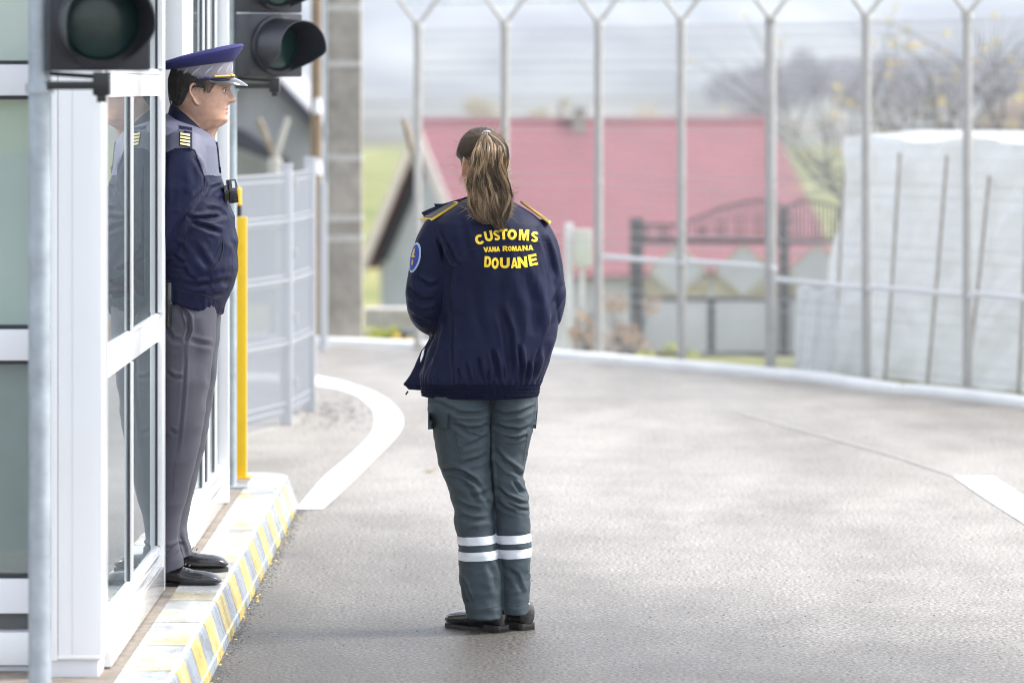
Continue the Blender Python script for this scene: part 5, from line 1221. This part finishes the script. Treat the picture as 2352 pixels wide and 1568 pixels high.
for i in range(2600):
    a = random.uniform(0, 2 * math.pi)
    # start on the hairline around the tie direction
    u = td.orthogonal().normalized(); v = td.cross(u); st = (td * random.uniform(-.62, .75) + (u * math.cos(a) + v * math.sin(a))).normalized()
    if st.x > .55 and st.z < .5: continue
    if st.z < -.62 or (st.x > .0 and st.z < .0) or (st.x > -.45 and st.z < -.06): continue
    n = 14; pts_ = []; lift = random.uniform(1.0, 1.022)
    for kk in range(n):
        s_ = kk / (n - 1); om = math.acos(max(-1, min(1, st.dot(td)))); 
        d_ = (st * math.sin((1 - s_) * om) + td * math.sin(s_ * om)) / max(1e-4, math.sin(om)); p = skull(d_, lift + .006 * math.sin(s_ * 3.14)); pts_.append(p + Vector((0, 0, -.004)) * math.sin(s_ * 3.14) + Vector((random.gauss(0, .0005), 0, random.gauss(0, .0005))))
    pts_[-1] = tie + Vector((random.gauss(0, .006), .004, random.gauss(0, .006)))
    up_ = HM @ st; tn = max(0, min(1, .16 + .42 * up_.z + random.gauss(0, .17)))
    ls.append((pts_, random.uniform(.0005, .0009), tn))
strands('hair', ls, M['hair'], wo)
PT = [(300, 1119, 7), (306, 1119, 10), (318, 1123, 24), (332, 1127, 34), (351, 1125, 41), (378, 1121, 44), (400, 1120, 46), (430, 1124, 50), (448, 1128, 50), (470, 1126, 50), (490, 1128, 44), (505, 1134, 36), (520, 1146, 22), (531, 1146, 12)]
def tail(u, w_, y, ph, wob):
    cx_, hw = interp(PT, y); hw *= .93; t_ = (y - 300) / 230
    x = cx_ + u * hw + wob * 7.5 * math.sin(t_ * 13 + ph) * min(1, t_ * 2.2) + 3.0 * math.sin(t_ * 9 + u * 2.5) * t_
    dep = -.125 + .03 * min(1, t_ * 5) * -1 + .055 * max(0, t_ - .30) - w_ * .035 * min(1, t_ * 5) * math.sqrt(max(.0, 1 - u * u * .8)) - .008 * wob * math.sin(t_ * 14 + ph * 1.7)
    return Vector((Wx(x), WD + dep, Wz(y)))
ls = []; clumps = [(random.uniform(-1, 1), random.random() * 6.28, random.uniform(.3, .95), random.gauss(.42, .30), random.uniform(455, 531)) for _ in range(120)]
for i in range(5200):
    cu, ph, wob, tn, yend = random.choice(clumps); u = max(-1, min(1, cu + random.gauss(0, .045))); w_ = random.random() ** .5
    ye = yend + random.gauss(0, 9) - 26 * abs(u + .1) ** 2; ye = min(ye, 533) if u > -.3 else min(ye, 512); ye = max(ye, 430)
    n = 26; pts_ = [tail(u * (.8 if k < 2 else 1), w_, 302 + (ye - 302) * k / (n - 1), ph + random.gauss(0, .02), wob) for k in range(n)]
    if random.random() < .12: 
        for k in range(18, n): pts_[k].x += (k - 17) ** 2 * .0002 * (1 if u > 0 else -1) * random.random()
    ls.append((pts_, random.uniform(.0004, .0009), max(0, min(1, tn + random.gauss(0, .15) + .28 * max(0, abs(u) - .72) * 3 - .12 * (1 - w_)))))
pt = strands('ponytail', ls, M['hair'], wo)
s = MB(); rings = []
for k in range(30):
    y = 303 + (500 - 303) * k / 29; cx_, hw = interp(PT, y); t_ = (y - 300) / 230
    c = tail(0, .4, y, 0, 0); rings.append([Vector((Wx(cx_) + hw * px * .84 * math.cos(a), c.y + .012 + .022 * min(1, t_ * 5 + .2) * math.sin(a), c.z)) for a in [2 * math.pi * q_ / 24 for q_ in range(24)]])
s.loft(rings); s.build('ponytail_core', M['hairbase'], pt, smooth=True)
s = MB(); Tt = [tie + Vector((.0115 * math.cos(a) , -.006, .006 * math.sin(a) + .004)) for a in [2 * math.pi * k / 20 for k in range(21)]]
s.tube([tie + Vector((.013 * math.cos(R(a)) - .001, -.012 + .004 * abs(math.cos(R(a))), .011 * math.sin(R(a)) - .003)) for a in range(30, 175, 12)], .0035, 8); s.build('hair_tie', mat('pale_hair_tie', (.55, .58, .68), .6), pt)
ls = []
for i in range(260):    # stray hairs
    side = random.choice((-1, 1, 1, -1)); a = random.uniform(-.9, 1.2); 
    if i < 110: d_ = Vector((0, side * math.cos(a), math.sin(a))); st = SC + (Matrix.Rotation(R(0), 3, 'Z') @ Vector((side * math.cos(a) * .084, random.uniform(-.04, .03), math.sin(a) * .098))); out = (st - SC).normalized()
    else: yy = random.uniform(360, 500); st = tail(side * .97, .3, yy, random.random() * 6, .5); out = Vector((side, -.1, .1))
    L_ = random.uniform(.010, .034); bend = Vector((random.uniform(-.5, .5), 0, random.uniform(-1.2, .8))); ls.append(([st + out * L_ * t_ + bend * (L_ * t_ * t_ * .9) for t_ in (0, .2, .4, .6, .8, 1)], .0006, random.uniform(.7, 1)))
strands('stray_hair', ls, M['hair'], wo)
# ------------------------------------------------------------------ the man in the doorway
MD = 13.50; GZ = .14
ma = thing('person', 'man in peaked blue cap and navy jacket standing in the booth doorway in profile', 'person', (-1.16, MD, GZ))
Mx_ = lambda x: (x - CX) * MD / F
Mz = lambda y: EYE - (y - HY) * MD / F
mp_ = MD / F
MP = lambda x, y, o=0.0: Vector(((x - CX) * (MD + o) / F, MD + o, EYE - (y - HY) * (MD + o) / F))
b = MB(); hc = Vector((Mx_(462), MD, Mz(208)))
prof = [(-.150, .010, .040, .060), (-.136, .040, .046, .064), (-.122, .072, .052, .066), (-.110, .084, .058, .069), (-.100, .090, .062, .073), (-.085, .089, .072, .077), (-.068, .089, .084, .080), (-.050, .0915, .094, .082), (-.030, .0925, .100, .083), (-.010, .0935, .103, .082), (0, .0940, .104, .081),
        (.02, .104, .105, .080), (.045, .104, .105, .079), (.07, .096, .098, .075), (.09, .080, .086, .066), (.105, .056, .068, .050), (.116, .026, .038, .028)]
HM = head(b, hc, 0, 1.0, prof, 1.0, 0, .98)
# fleshy jaw and neck
b.tube([MP(446, 240), MP(444, 270), MP(438, 305), MP(432, 340)], [.070, .072, .076, .085], 24)
b.tube([MP(470, 262), MP(466, 284), MP(456, 306)], [.052, .056, .056], 20)
b.loft([ring(Mx_(x), MD, Mz(y), a, q, 0, 32) for x, y, a, q in ((430, 310, .07, .10), (420, 345, .10, .19), (422, 450, .12, .19), (430, 560, .12, .17), (426, 660, .085, .12))])
for sg in (-1, 1):
    dy = sg * .215; pts_ = [MP(424, 345, dy * .85), MP(412, 420, dy * 1.1), MP(396, 500, dy * 1.15), MP(378, 548, dy * 1.15), MP(350, 590, dy * .7), MP(326, 628, dy * .3)]
    b.tube(pts_, [.06, .055, .048, .045, .038, .028], 14)
    wr = pts_[-1]; fw = Vector((-.25, -sg * .9, -.35)); hand(b, wr + fw.normalized() * .055 + Vector((-.012 * (sg + 1), 0, 0)), fw, Vector((0, -.3, .9)), Vector((1, 0, 0)), .8)
for dy, x2 in ((-.17, 398), (.17, 398)):
    b.tube([MP(424, 680, dy * .6), MP(404, 1000, dy), MP(x2 - 22, 1270, dy)], [.08, .042, .026], 14)
bm_ = remesh(b, .0030, 1); a_, n_ = arrays(bm_)
body = link('body', bm_, [M['skin'], M['lip']], ma)
org = ORG[ma.name]; mi = []
for p in bm_.polygons:
    c = p.center + org - hc; mi.append(1 if (c.x > .074 and abs(c.y) < .026 and -.081 < c.z < -.0575) else 0)
bm_.polygons.foreach_set('material_index', mi)
for sg in (-1, 1):
    s = MB(); s.ball(hc + Vector((.0775, sg * .031, .001)), .0105, .0112, .0085, 16, 10); e = s.build('eye', M['eyew'], ma, smooth=True)
    s = MB(); s.ball(hc + Vector((.0845, sg * .0315, .001)), .0045, .0068, .0068, 12, 8); s.build('iris', M['iris'], e, smooth=True)
    s = MB()
    s.tube([hc + Vector((x, sg * y, z)) for x, y, z in ((.078, .046, .002), (.087, .038, .0075), (.0895, .030, .0085), (.087, .021, .004))], [.0022, .003, .003, .002], 8); s.build('eyelid', M['skin'], ma, smooth=True)
    s = MB(); s.tube([hc + Vector((x, sg * y, z)) for x, y, z in ((.086, .050, .019), (.097, .040, .024), (.102, .029, .024), (.103, .018, .020))], [.002, .0036, .004, .003], 8, flat=.6); s.build('eyebrow', mat('brow_hair', (.05, .035, .025), .8), ma, smooth=True)
# short dark hair: scalp layer plus fine strands
M['darkhair'] = strandmat('short_dark_hair', (.012, .010, .009), (.034, .027, .022), (.11, .09, .075))
def hairline(ang):     # lowest z of the hair at angle from the front (degrees), head frame
    a = abs(ang)
    return interp([(0, .078), (48, .075), (56, .046), (61, .036), (64, .020), (68, .002), (71, -.005), (75, -.004), (79, .006), (96, .012), (108, -.002), (116, -.030), (128, -.050), (180, -.052)], a)[0]
def scalp(ang, z, k=1.0):
    f, bk, w_ = interp(prof, z); a = R(ang); ct, st = math.cos(a), math.sin(a); p = 2.25
    return hc + Vector(((f if ct > 0 else bk) * math.copysign(abs(ct) ** (2 / p), ct) * k, w_ * math.copysign(abs(st) ** (2 / p), st) * k, z))
s = MB(); vs = []; NA, NZ = 120, 26
for i in range(NA):
    ang = -180 + 360 * i / NA; z0 = hairline(ang)
    if abs(ang) < 79: z0 = max(z0, .036)
    for jx in range(NZ + 1): vs.append(scalp(ang, z0 + (.10 - z0) * jx / NZ, 1.02 + .045 * min(1, jx / 7) * min(1, max(0, (abs(ang) - 60) / 60) + .3)))
s.add(vs, [(i * (NZ + 1) + jx, ((i + 1) % NA) * (NZ + 1) + jx, ((i + 1) % NA) * (NZ + 1) + jx + 1, i * (NZ + 1) + jx + 1) for i in range(NA) for jx in range(NZ)])
hb = s.build('hair', mat('dark_hair_base', (.016, .012, .010), .7, var=.4, scale=200, stretch=(1, 1, .2)), ma, smooth=True, fix=False)
ls = []
for i in range(4200):
    ang = random.uniform(-180, 180) if i < 2600 else random.choice((-1, 1)) * random.uniform(54, 82); z0 = hairline(ang); z = random.uniform(z0, .075)
    kk = 1.03 + .035 * min(1, (z - z0) / .03) * min(1, max(0, (abs(ang) - 60) / 60) + .3); p = scalp(ang, z, kk); out = (p - hc); out.z = 0; out.normalize(); L_ = random.uniform(.010, .022) if abs(ang) > 78 else random.uniform(.004, .009); back = Vector((-.35, 0, -1)) if abs(ang) < 130 else Vector((.05, 0, -1))
    ls.append(([p + back.normalized() * L_ * t_ + out * (.0022 * math.sin(t_ * 2.6) + .0008) for t_ in (0, .33, .66, 1)], .0006, max(0, min(1, random.gauss(.42 if abs(ang) > 80 else .62, .25)))))
strands('hair_strands', ls, M['darkhair'], hb)
# ---- cap
M['capblue'] = mat('cap_blue_cloth', (.016, .017, .115), .8, var=.08, scale=20, bump=.15, bscale=500, sheen=.04, tint=(.5, .5, 1)); M['capband'] = mat('cap_grey_band', (.20, .19, .22), .7, var=.08, scale=40); M['leafsilver'] = mat('silver_embroidery', (.50, .50, .55), .6); M['visor'] = mat('visor_patent', (.010, .010, .012), .08, coat=1.0)
cap = thing('peaked_cap', 'blue peaked cap with silver leaf band and gold cord on the man in the doorway', 'cap', tuple(MP(463, 175)))
def capring(xb, yb_, xf, yf_, hw, n=64, p=2.15):
    B_, F_ = MP(xb, yb_), MP(xf, yf_); c = (B_ + F_) / 2; u = (F_ - B_) / 2
    out = []
    for k in range(n):
        a = 2 * math.pi * k / n; ca, sa = math.cos(a), math.sin(a); out.append(c + u * math.copysign(abs(ca) ** (2 / p), ca) + Vector((0, hw * math.copysign(abs(sa) ** (2 / p), sa), 0)))
    return out
s = MB(); s.loft([capring(398, 187, 536, 178, .083), capring(398, 185, 536, 176.5, .084), capring(396, 173, 535, 160, .0845), capring(394.5, 159, 532.5, 141, .086)], cap=False); s.build('band', M['capband'], cap, smooth=True)
s = MB(); s.loft([capring(394.5, 160, 532.5, 142, .086), capring(385, 160.5, 538, 139, .095), capring(374, 160.5, 546, 128, .112), capring(368, 158.5, 555, 115, .124), capring(366, 154, 559, 108, .128), capring(367, 149, 559.5, 104, .127), capring(371, 144.5, 556, 100.5, .123), capring(385, 139, 540, 101.5, .107), capring(410, 131, 515, 106, .075), capring(440, 122.5, 485, 113, .03)])
s.build('crown', M['capblue'], cap, smooth=True)
s = MB(); rim = capring(367, 151.5, 559.2, 106, .1282); s.tube(rim + rim[:1], .0022, 6, cap=False); s.build('piping', M['capblue'], cap, smooth=True)
s = MB(); bb = capring(398, 187, 536, 178, .0845); s.tube(bb + bb[:1], .0022, 6, cap=False); s.build('band_piping', M['capblue'], cap, smooth=True)
s = MB(); nV = 26; top, bot = [], []
for i in range(nV + 1):
    a = R(-78 + 156 * i / nV); r0 = Vector((Mx_(536) - Mx_(467), 0, 0))
    inner = Vector((Mx_(467) + (Mx_(535) - Mx_(467)) * math.cos(a), MD + .0835 * math.sin(a), Mz(178) - .0145 * (1 - math.cos(a)) * 1.0 + .002)); L_ = .052 * max(0, math.cos(a * 1.12)) ** .55
    outer = inner + Vector((math.cos(a * .45) * L_, math.sin(a) * L_ * .32, -L_ * .56))
    mid = inner.lerp(outer, .5) + Vector((0, 0, .0035)); top.append([inner, mid, outer])
vs = [p for r in top for p in r] + [p + Vector((0, 0, -.0028)) for r in top for p in r]; k = len(top) * 3
fs = [(3 * i + q_, 3 * i + q_ + 1, 3 * i + q_ + 4, 3 * i + q_ + 3) for i in range(nV) for q_ in (0, 1)]; fs += [tuple(k + v for v in reversed(f)) for f in fs] + [(3 * i + 2, 3 * i + 5, 3 * i + 5 + k, 3 * i + 2 + k) for i in range(nV)]
s.add(vs, fs); auto(s.build('visor', M['visor'], cap), 60)
s = MB()
for tw in (0, math.pi):
    cs_ = []
    for i in range(61):
        a = R(-64 + 128 * i / 60); cs_.append(Vector((Mx_(467) + (Mx_(537.5) - Mx_(467)) * math.cos(a) + .0018 * math.cos(i * 1.3 + tw), MD + .087 * math.sin(a), Mz(174) + .0016 * math.sin(i * 1.3 + tw) - .004 * (1 - math.cos(a)))))
    s.tube(cs_, .0024, 6)
for sg in (-1, 1):
    a = R(64 * sg); s.ball(Vector((Mx_(467) + (Mx_(538) - Mx_(467)) * math.cos(a), MD + .0875 * math.sin(a), Mz(175.5))), .005, .004, .005, 12, 8)
    a = R(24 * sg); s.ball(Vector((Mx_(467) + (Mx_(539) - Mx_(467)) * math.cos(a), MD + .088 * math.sin(a), Mz(173))), .005, .005, .0055, 12, 8)
s.build('gold_cord', M['gold_braid'], cap, smooth=True)
s = MB()   # embroidered sprigs
def onband(a, t_, off=.0012):   # a: angle (deg), t_: 0 bottom .. 1 top
    B_, F_ = MP(398 + (394.5 - 398) * t_, 185 + (159 - 185) * t_), MP(536 + (532.5 - 536) * t_, 176.5 + (141 - 176.5) * t_); c = (B_ + F_) / 2; u = (F_ - B_) / 2; ca, sa = math.cos(R(a)), math.sin(R(a)); p = 2.15
    q_ = u * math.copysign(abs(ca) ** (2 / p), ca) + Vector((0, (.084 + .002 * t_) * math.copysign(abs(sa) ** (2 / p), sa), 0)); return c + q_ * (1 + off / q_.length)
for k in range(16):
    a0 = 22.5 * k + 6; 
    if abs(((a0 + 180) % 360) - 180) < 12: continue
    stem = [onband(a0 + 14 * u_ * 1.0, .28 + .42 * u_ + .10 * math.sin(u_ * 3)) for u_ in [i / 6 for i in range(7)]]
    s.tube(stem, .0008, 4)
    for i in range(1, 7):
        c = a0 + 14 * i / 6; tt = .28 + .42 * i / 6
        for sg in (-1, 1):
            p0 = onband(c, tt); p1 = onband(c + 3.0 + sg * .8, tt + .15 * sg + .06); p2 = onband(c + 1.5 + sg * 1.3, tt + .09 * sg + .03, .0018); s.tube([p0, p2, p1], [.0004, .0011, .0003], 5)
s.build('embroidery', M['leafsilver'], cap)
# ---- jacket
j = MB(); T = [  # t, y back, x back, y front, x front, half depth
    (0, 262, 384, 296, 470, .085), (.05, 270, 372, 305, 482, .12), (.10, 282, 360, 318, 491, .17), (.15, 300, 350, 335, 497, .205), (.22, 335, 338, 362, 500, .225), (.32, 392, 330, 400, 504, .232), (.42, 440, 327, 446, 520, .235), (.52, 490, 326, 497, 538, .238), (.64, 548, 328, 556, 546, .24), (.76, 602, 332, 616, 547, .238), (.86, 636, 338, 655, 537, .228), (.92, 648, 342, 680, 526, .222), (.955, 656, 344, 700, 517, .219), (1.0, 668, 346, 722, 511, .214)]
rings = []
for i in range(100):
    yb0, xb, yf_, xf, hw = interp(T, i / 99); B_, F_ = MP(xb, yb0), MP(xf, yf_); c = (B_ + F_) / 2; u = (F_ - B_) / 2; r = []
    for k in range(72):
        a = 2 * math.pi * k / 72; ca, sa = math.cos(a), math.sin(a); p = 2.3; r.append(c + u * math.copysign(abs(ca) ** (2 / p), ca) + Vector((0, hw * math.copysign(abs(sa) ** (2 / p), sa), 0)))
    rings.append(r)
j.loft(rings)
for sg in (-1, 1):
    pts_ = spline([MP(425, 330, sg * .165), MP(421, 372, sg * .215), MP(412, 430, sg * .235), MP(400, 490, sg * .238), (MP(378, 545, sg * .23)), MP(350, 590, sg * .15), MP(332, 618, sg * .08)], 6)
    j.tube(pts_, [.070 + .010 * math.sin(min(1, i / 10) * 1.57) - .00075 * i for i in range(37)], 30)
jm = remesh(j, .0045, 3); a_, n_ = arrays(jm)
q2 = lambda x, y: (393.2 + .27 * x, 332.7 + .27 * y)   # zoomed jacket picture -> photo position
def c2_(pts_, w_, d_): return ([q2(*p) for p in pts_], w_, d_)
CL = [c2_([(5, 790), (60, 690), (130, 590), (200, 470), (270, 380)], 5, .009), c2_([(130, 612), (230, 630), (360, 622), (450, 610)], 5, .009), c2_([(140, 640), (260, 690), (380, 735), (430, 760)], 6, .008), c2_([(300, 540), (400, 560), (500, 625)], 6, .005), c2_([(0, 930), (70, 990), (110, 1010)], 5, .007), c2_([(20, 1040), (110, 1060), (130, 1110), (220, 1170)], 5, .006), c2_([(120, 1180), (220, 1200), (330, 1180)], 6, .006), c2_([(200, 860), (260, 960), (320, 1060)], 9, .005), c2_([(350, 1200), (430, 1170), (530, 1150)], 7, .006), c2_([(360, 1290), (440, 1270), (500, 1220)], 5, .005), c2_([(285, 270), (290, 360), (270, 430)], 4, .005), c2_([(200, 100), (240, 180), (262, 260)], 5, .004), c2_([(180, 420), (200, 300), (205, 200)], 9, .004), c2_([(60, 560), (110, 430), (120, 300)], 12, .004), c2_([(470, 420), (520, 560), (545, 700)], 8, .005), c2_([(0, 830), (90, 870), (120, 950)], 6, .004), c2_([(340, 370), (400, 350), (440, 335)], 4, .005), c2_([(400, 480), (460, 450), (490, 420)], 6, .004), c2_([(500, 800), (540, 860), (560, 930)], 6, .005)]
a_ = creases(a_, n_, CL); setv(jm, a_); a_, n_ = arrays(jm); yv = HY + (EYE - a_[:, 2]) * F / a_[:, 1]; xv = CX + a_[:, 0] * F / a_[:, 1]
wg_ = np.clip((yv - 360) / 80, .15, 1); a_ = wrinkle(a_, n_, .0055, (7, 7, 10), 5.5, True, wg_); setv(jm, a_); a_, n_ = arrays(jm); a_ = wrinkle(a_, n_, .0022, (22, 22, 30), 6.5, True, wg_)
hem = 660 + (xv - 345) * .335; gath = np.clip(1 - abs(yv - hem) / 22, 0, 1) * np.clip(1.6 - 2.2 * np.abs(n_[:, 2]), 0, 1); ang = np.arctan2(a_[:, 1] - MD, a_[:, 0] - Mx_(430)); a_ = a_ + n_ * (gath * .0016 * np.sin(ang * 50 + 2 * np.sin(ang * 7)))[:, None]
setv(jm, a_); jacket = link('jacket', jm.copy(), M['navy'], ma); mc = Caster(jm)
def isyoke(c, n):
    x, y = toV(c)
    if x < 405: return y < 352 - (x - 380) * .45 * (x > 380)
    if x < 448: return y < 341 + max(0, x - 436) * .5
    return y < (347 + (x - 448) * 2.9 if x < 468 else 405)
shell(jm, isyoke, .0022, 'yoke', M['yoke'], jacket, .0015)
# collar
s = MB(); rings = []
for (xb, yb0, xf, yf_, hw) in ((386, 266, 484, 338, .108), (387, 258, 487, 331, .100), (390, 246, 489.5, 325.5, .088), (392.5, 239.5, 489, 321, .0805), (396, 240, 484, 318, .074), (395, 252, 478, 322, .078), (394, 266, 474, 332, .09)):
    B_, F_ = MP(xb, yb0), MP(xf, yf_); c = (B_ + F_) / 2; u = (F_ - B_) / 2; r = []
    for k in range(64):
        a = 2 * math.pi * k / 64; ca, sa = math.cos(a), math.sin(a); r.append(c + u * math.copysign(abs(ca) ** .9, ca) + Vector((0, hw * math.copysign(abs(sa) ** .9, sa), .012 * sa * sa)))
    rings.append(r)
s.loft(rings, cap=False); auto(s.build('collar', M['navy'], jacket), 60)
s = MB()
for f in (.3, .55, .8):
    r = [rings[1][k].lerp(rings[3][k], f) for k in range(64)]; cc = sum(r, Vector()) / 64; r = [cc + (p - cc) * 1.006 for p in r]; s.tube(r + r[:1], .0012, 5, cap=False)
s.build('collar_stitching', M['blackstitch'], jacket)
# shoulder strap with rank bars
s = MB(); quadpatch(mc, [(410, 284), (443.5, 290), (444, 342), (409, 336)], 5, 9, .010, s, .006); slide = auto(s.build('shoulder_slide', M['yoke'], jacket))
s = MB(); quadpatch(mc, [(411.5, 288), (441.5, 293), (441.5, 340), (410.5, 334)], 5, 9, .0120, s, .002); s.build('slide_field', M['navy'], slide)
s = MB()
for k in range(4): y = 304.5 + 7.6 * k; quadpatch(mc, [(414, y), (436.5, y + 3.6), (436.5, y + 8.4), (414, y + 4.6)], 4, 1, .0145, s, .002)
s.build('rank_bar', mat('pale_gold_bar', (.62, .55, .25), .5), slide)
# front edge with zip, pocket, seams
s = MB(); seam(mc, [q2(437, 815), q2(400, 900), q2(365, 980), q2(322, 1085)], .0012, s, .001); seam(mc, [q2(440, 820), q2(438, 900), q2(405, 1000), q2(330, 1095)], .0034, s, .0); seam(mc, [q2(285, 275), q2(290, 370), q2(270, 430), q2(200, 520), q2(130, 600), q2(110, 700), q2(120, 900)], .0012, s, .0005); seam(mc, [q2(345, 372), q2(415, 335)], .0012, s, .001); seam(mc, [q2(10, 1215), q2(140, 1255), q2(290, 1280), q2(450, 1340)], .0014, s, .0005); seam(mc, [q2(290, 1270), q2(280, 1380)], .0013, s, .0005)
s.build('seam', M['blackstitch'], jacket)
fe = [(495, 326), (497.5, 345), (500, 375), (504, 398)]; s = MB(); s.tube([MP(x + 1, y, -.01) for x, y in fe], .006, 8); s.tube([MP(503, 380, -.02), MP(507, 386, -.03), MP(506, 389, -.03)], .0016, 5); s.build('front_edge', M['navy'], jacket, smooth=True)
# body camera on the chest
bc = thing('body_camera', 'small black body camera clipped to the chest of the man', 'camera', tuple(MP(528, 440, -.06)))
Tm = Matrix.Translation(MP(528, 440.5, -.06)) @ Matrix.Rotation(R(-7), 4, 'Y') @ Matrix.Rotation(R(12), 4, 'Z')
s = MB(); s.box(-.006, .023, -.028, .028, -.040, .042, Tm, .005); s.box(-.022, -.006, -.018, .018, -.030, .024, Tm, .003); auto(s.build('camera_body', M['blackgloss'], bc))
s = MB(); s.box(.006, .016, -.0295, -.028, .012, .036, Tm, .0005); s.build('white_sticker', M['white_panel'], bc)
s = MB()
for z in (-.002, -.010, -.018): s.box(-.004, .022, -.0295, -.028, z, z + .0028, Tm, .0005)
s.box(.006, .017, -.0295, -.028, -.034, -.026, Tm, .001); auto(s.build('ridge', M['black'], bc))
s = MB(); s.cyl(Tm @ Vector((.023, 0, .02)), Tm @ Vector((.027, 0, .02)), .011, 20); s.build('lens', M['blackgloss'], bc)
s = MB(); s.tube([Tm @ Vector((-.022, -.012, .018)), Tm @ Vector((-.034, -.014, .020))], .004, 8); s.box(-.014, -.006, -.024, -.016, -.012, .006, Tm, .002); auto(s.build('clip', M['black'], bc))
# ---- trousers
t = MB()
def legs(dy, off, shrink=0):
    TT = [(690, 356, 502, .10, .10), (721, 350, 502, .115, .10), (780, 344, 500, .125, .105), (809, 346, 494, .12, .11), (868, 350, 489.5, .112, .13), (959, 353, 476, .10, .15), (1033, 354, 463.5, .092, .16), (1089, 354, 448, .086, .165), (1124, 353, 440, .082, .168), (1166, 350, 429, .078, .17), (1222, 346, 419, .074, .172), (1250, 345, 424, .074, .172), (1272, 344, 431, .075, .172), (1298, 343, 433, .076, .172)]
    rings = []
    for i in range(120):
        y = 690 + (1298 - 690) * i / 119; l, r, hd, oc = interp(TT, y); B_ = MP(l, y, 0); F_ = MP(r - shrink, y, 0); c = (B_ + F_) / 2; tilt = (F_.x - B_.x)
        rr = []
        for p in ring(c.x, MD + dy * oc, 0, (F_.x - B_.x) / 2, hd, 0, 44, 2.2): p.z = c.z + (p.x - c.x) / tilt * .034 * max(0, (y - 1250) / 48) + off; rr.append(p)
        rings.append(rr)
    t.loft(rings)
legs(-1, 0); legs(1, .0)
tm = remesh(t, .0042, 3); a_, n_ = arrays(tm)
q3 = lambda x, y: (.36643 * x, 574.7 + .36643 * y); q4 = lambda x, y: (.30865 * x, 1089 + .30865 * y)
CL = [([q3(1125, 320), q3(1180, 420), q3(1188, 500), q3(1158, 580)], 4, .010), ([q3(1158, 580), q3(1160, 700), q3(1145, 950), q3(1110, 1300)], 4, .004), ([q3(1040, 760), q3(1090, 800), q3(1150, 800)], 5, .006), ([q3(1180, 560), q3(1280, 590), q3(1345, 600)], 6, .004), ([q3(1030, 480), q3(1080, 560), q3(1150, 575)], 6, .004), ([q3(1060, 1120), q3(1110, 1155)], 5, .005),
      ([q4(1215, 610), q4(1280, 560), (.30865 * 1340, 1089 + .30865 * 515), q4(1370, 520)], 4, .010), ([q4(1230, 560), q4(1300, 530), q4(1340, 500)], 4, .006), ([q4(1350, 400), q4(1340, 470), q4(1375, 540), q4(1395, 640)], 4, .005), ([q3(1300, 700), q3(1320, 850), q3(1290, 1000)], 9, .004), ([q3(1200, 420), q3(1230, 600), q3(1225, 800)], 14, .004)]
a_ = creases(a_, n_, CL); setv(tm, a_); a_, n_ = arrays(tm); a_ = wrinkle(a_, n_, .0038, (7, 7, 11), 2.2, True); setv(tm, a_)
mt = link('trousers', tm.copy(), M['mauve'], ma); tc2 = Caster(tm)
s = MB(); seam(tc2, [q3(1112, 300), q3(1150, 420), q3(1180, 500), q3(1160, 580)], .0026, s, 0); seam(tc2, [q3(1158, 590), q3(1165, 700), q3(1150, 950), q3(1105, 1300), q3(1080, 1540)], .001, s, .0004); s.build('seam', mat('trouser_stitch', (.035, .034, .055), .8), mt)
# radio / baton in a belt holster
s = MB(); a0, a1 = MP(385, 648, -.21), MP(386, 752, -.20); s.box(a1.x - .012, a1.x + .014, a0.y - .012, a0.y + .012, a1.z, a0.z, bev=.005); s.box(a1.x - .014, a1.x + .017, a0.y - .014, a0.y + .014, a1.z + .075, a1.z + .088, bev=.002); 
s.tube([MP(385 + 8 * math.cos(k / 8 * 6.283), 641 + 4 * math.sin(k / 8 * 6.283), -.22) for k in range(9)], .0014, 5); auto(s.build('belt_holster', M['blackgloss'], mt))
# shoes, toes to the right
shoe(ma, MP(338, 1349.5, -.165) * 1.0, R(-2), .255, .047, name='shoe'); shoe(ma, Vector((MP(338, 0).x + .012, MD + .175, GZ)), R(4), .255, .047)
for o in ma.children:
    if o.name.split('.')[0] in ('shoe', 'sole', 'laces'): pass
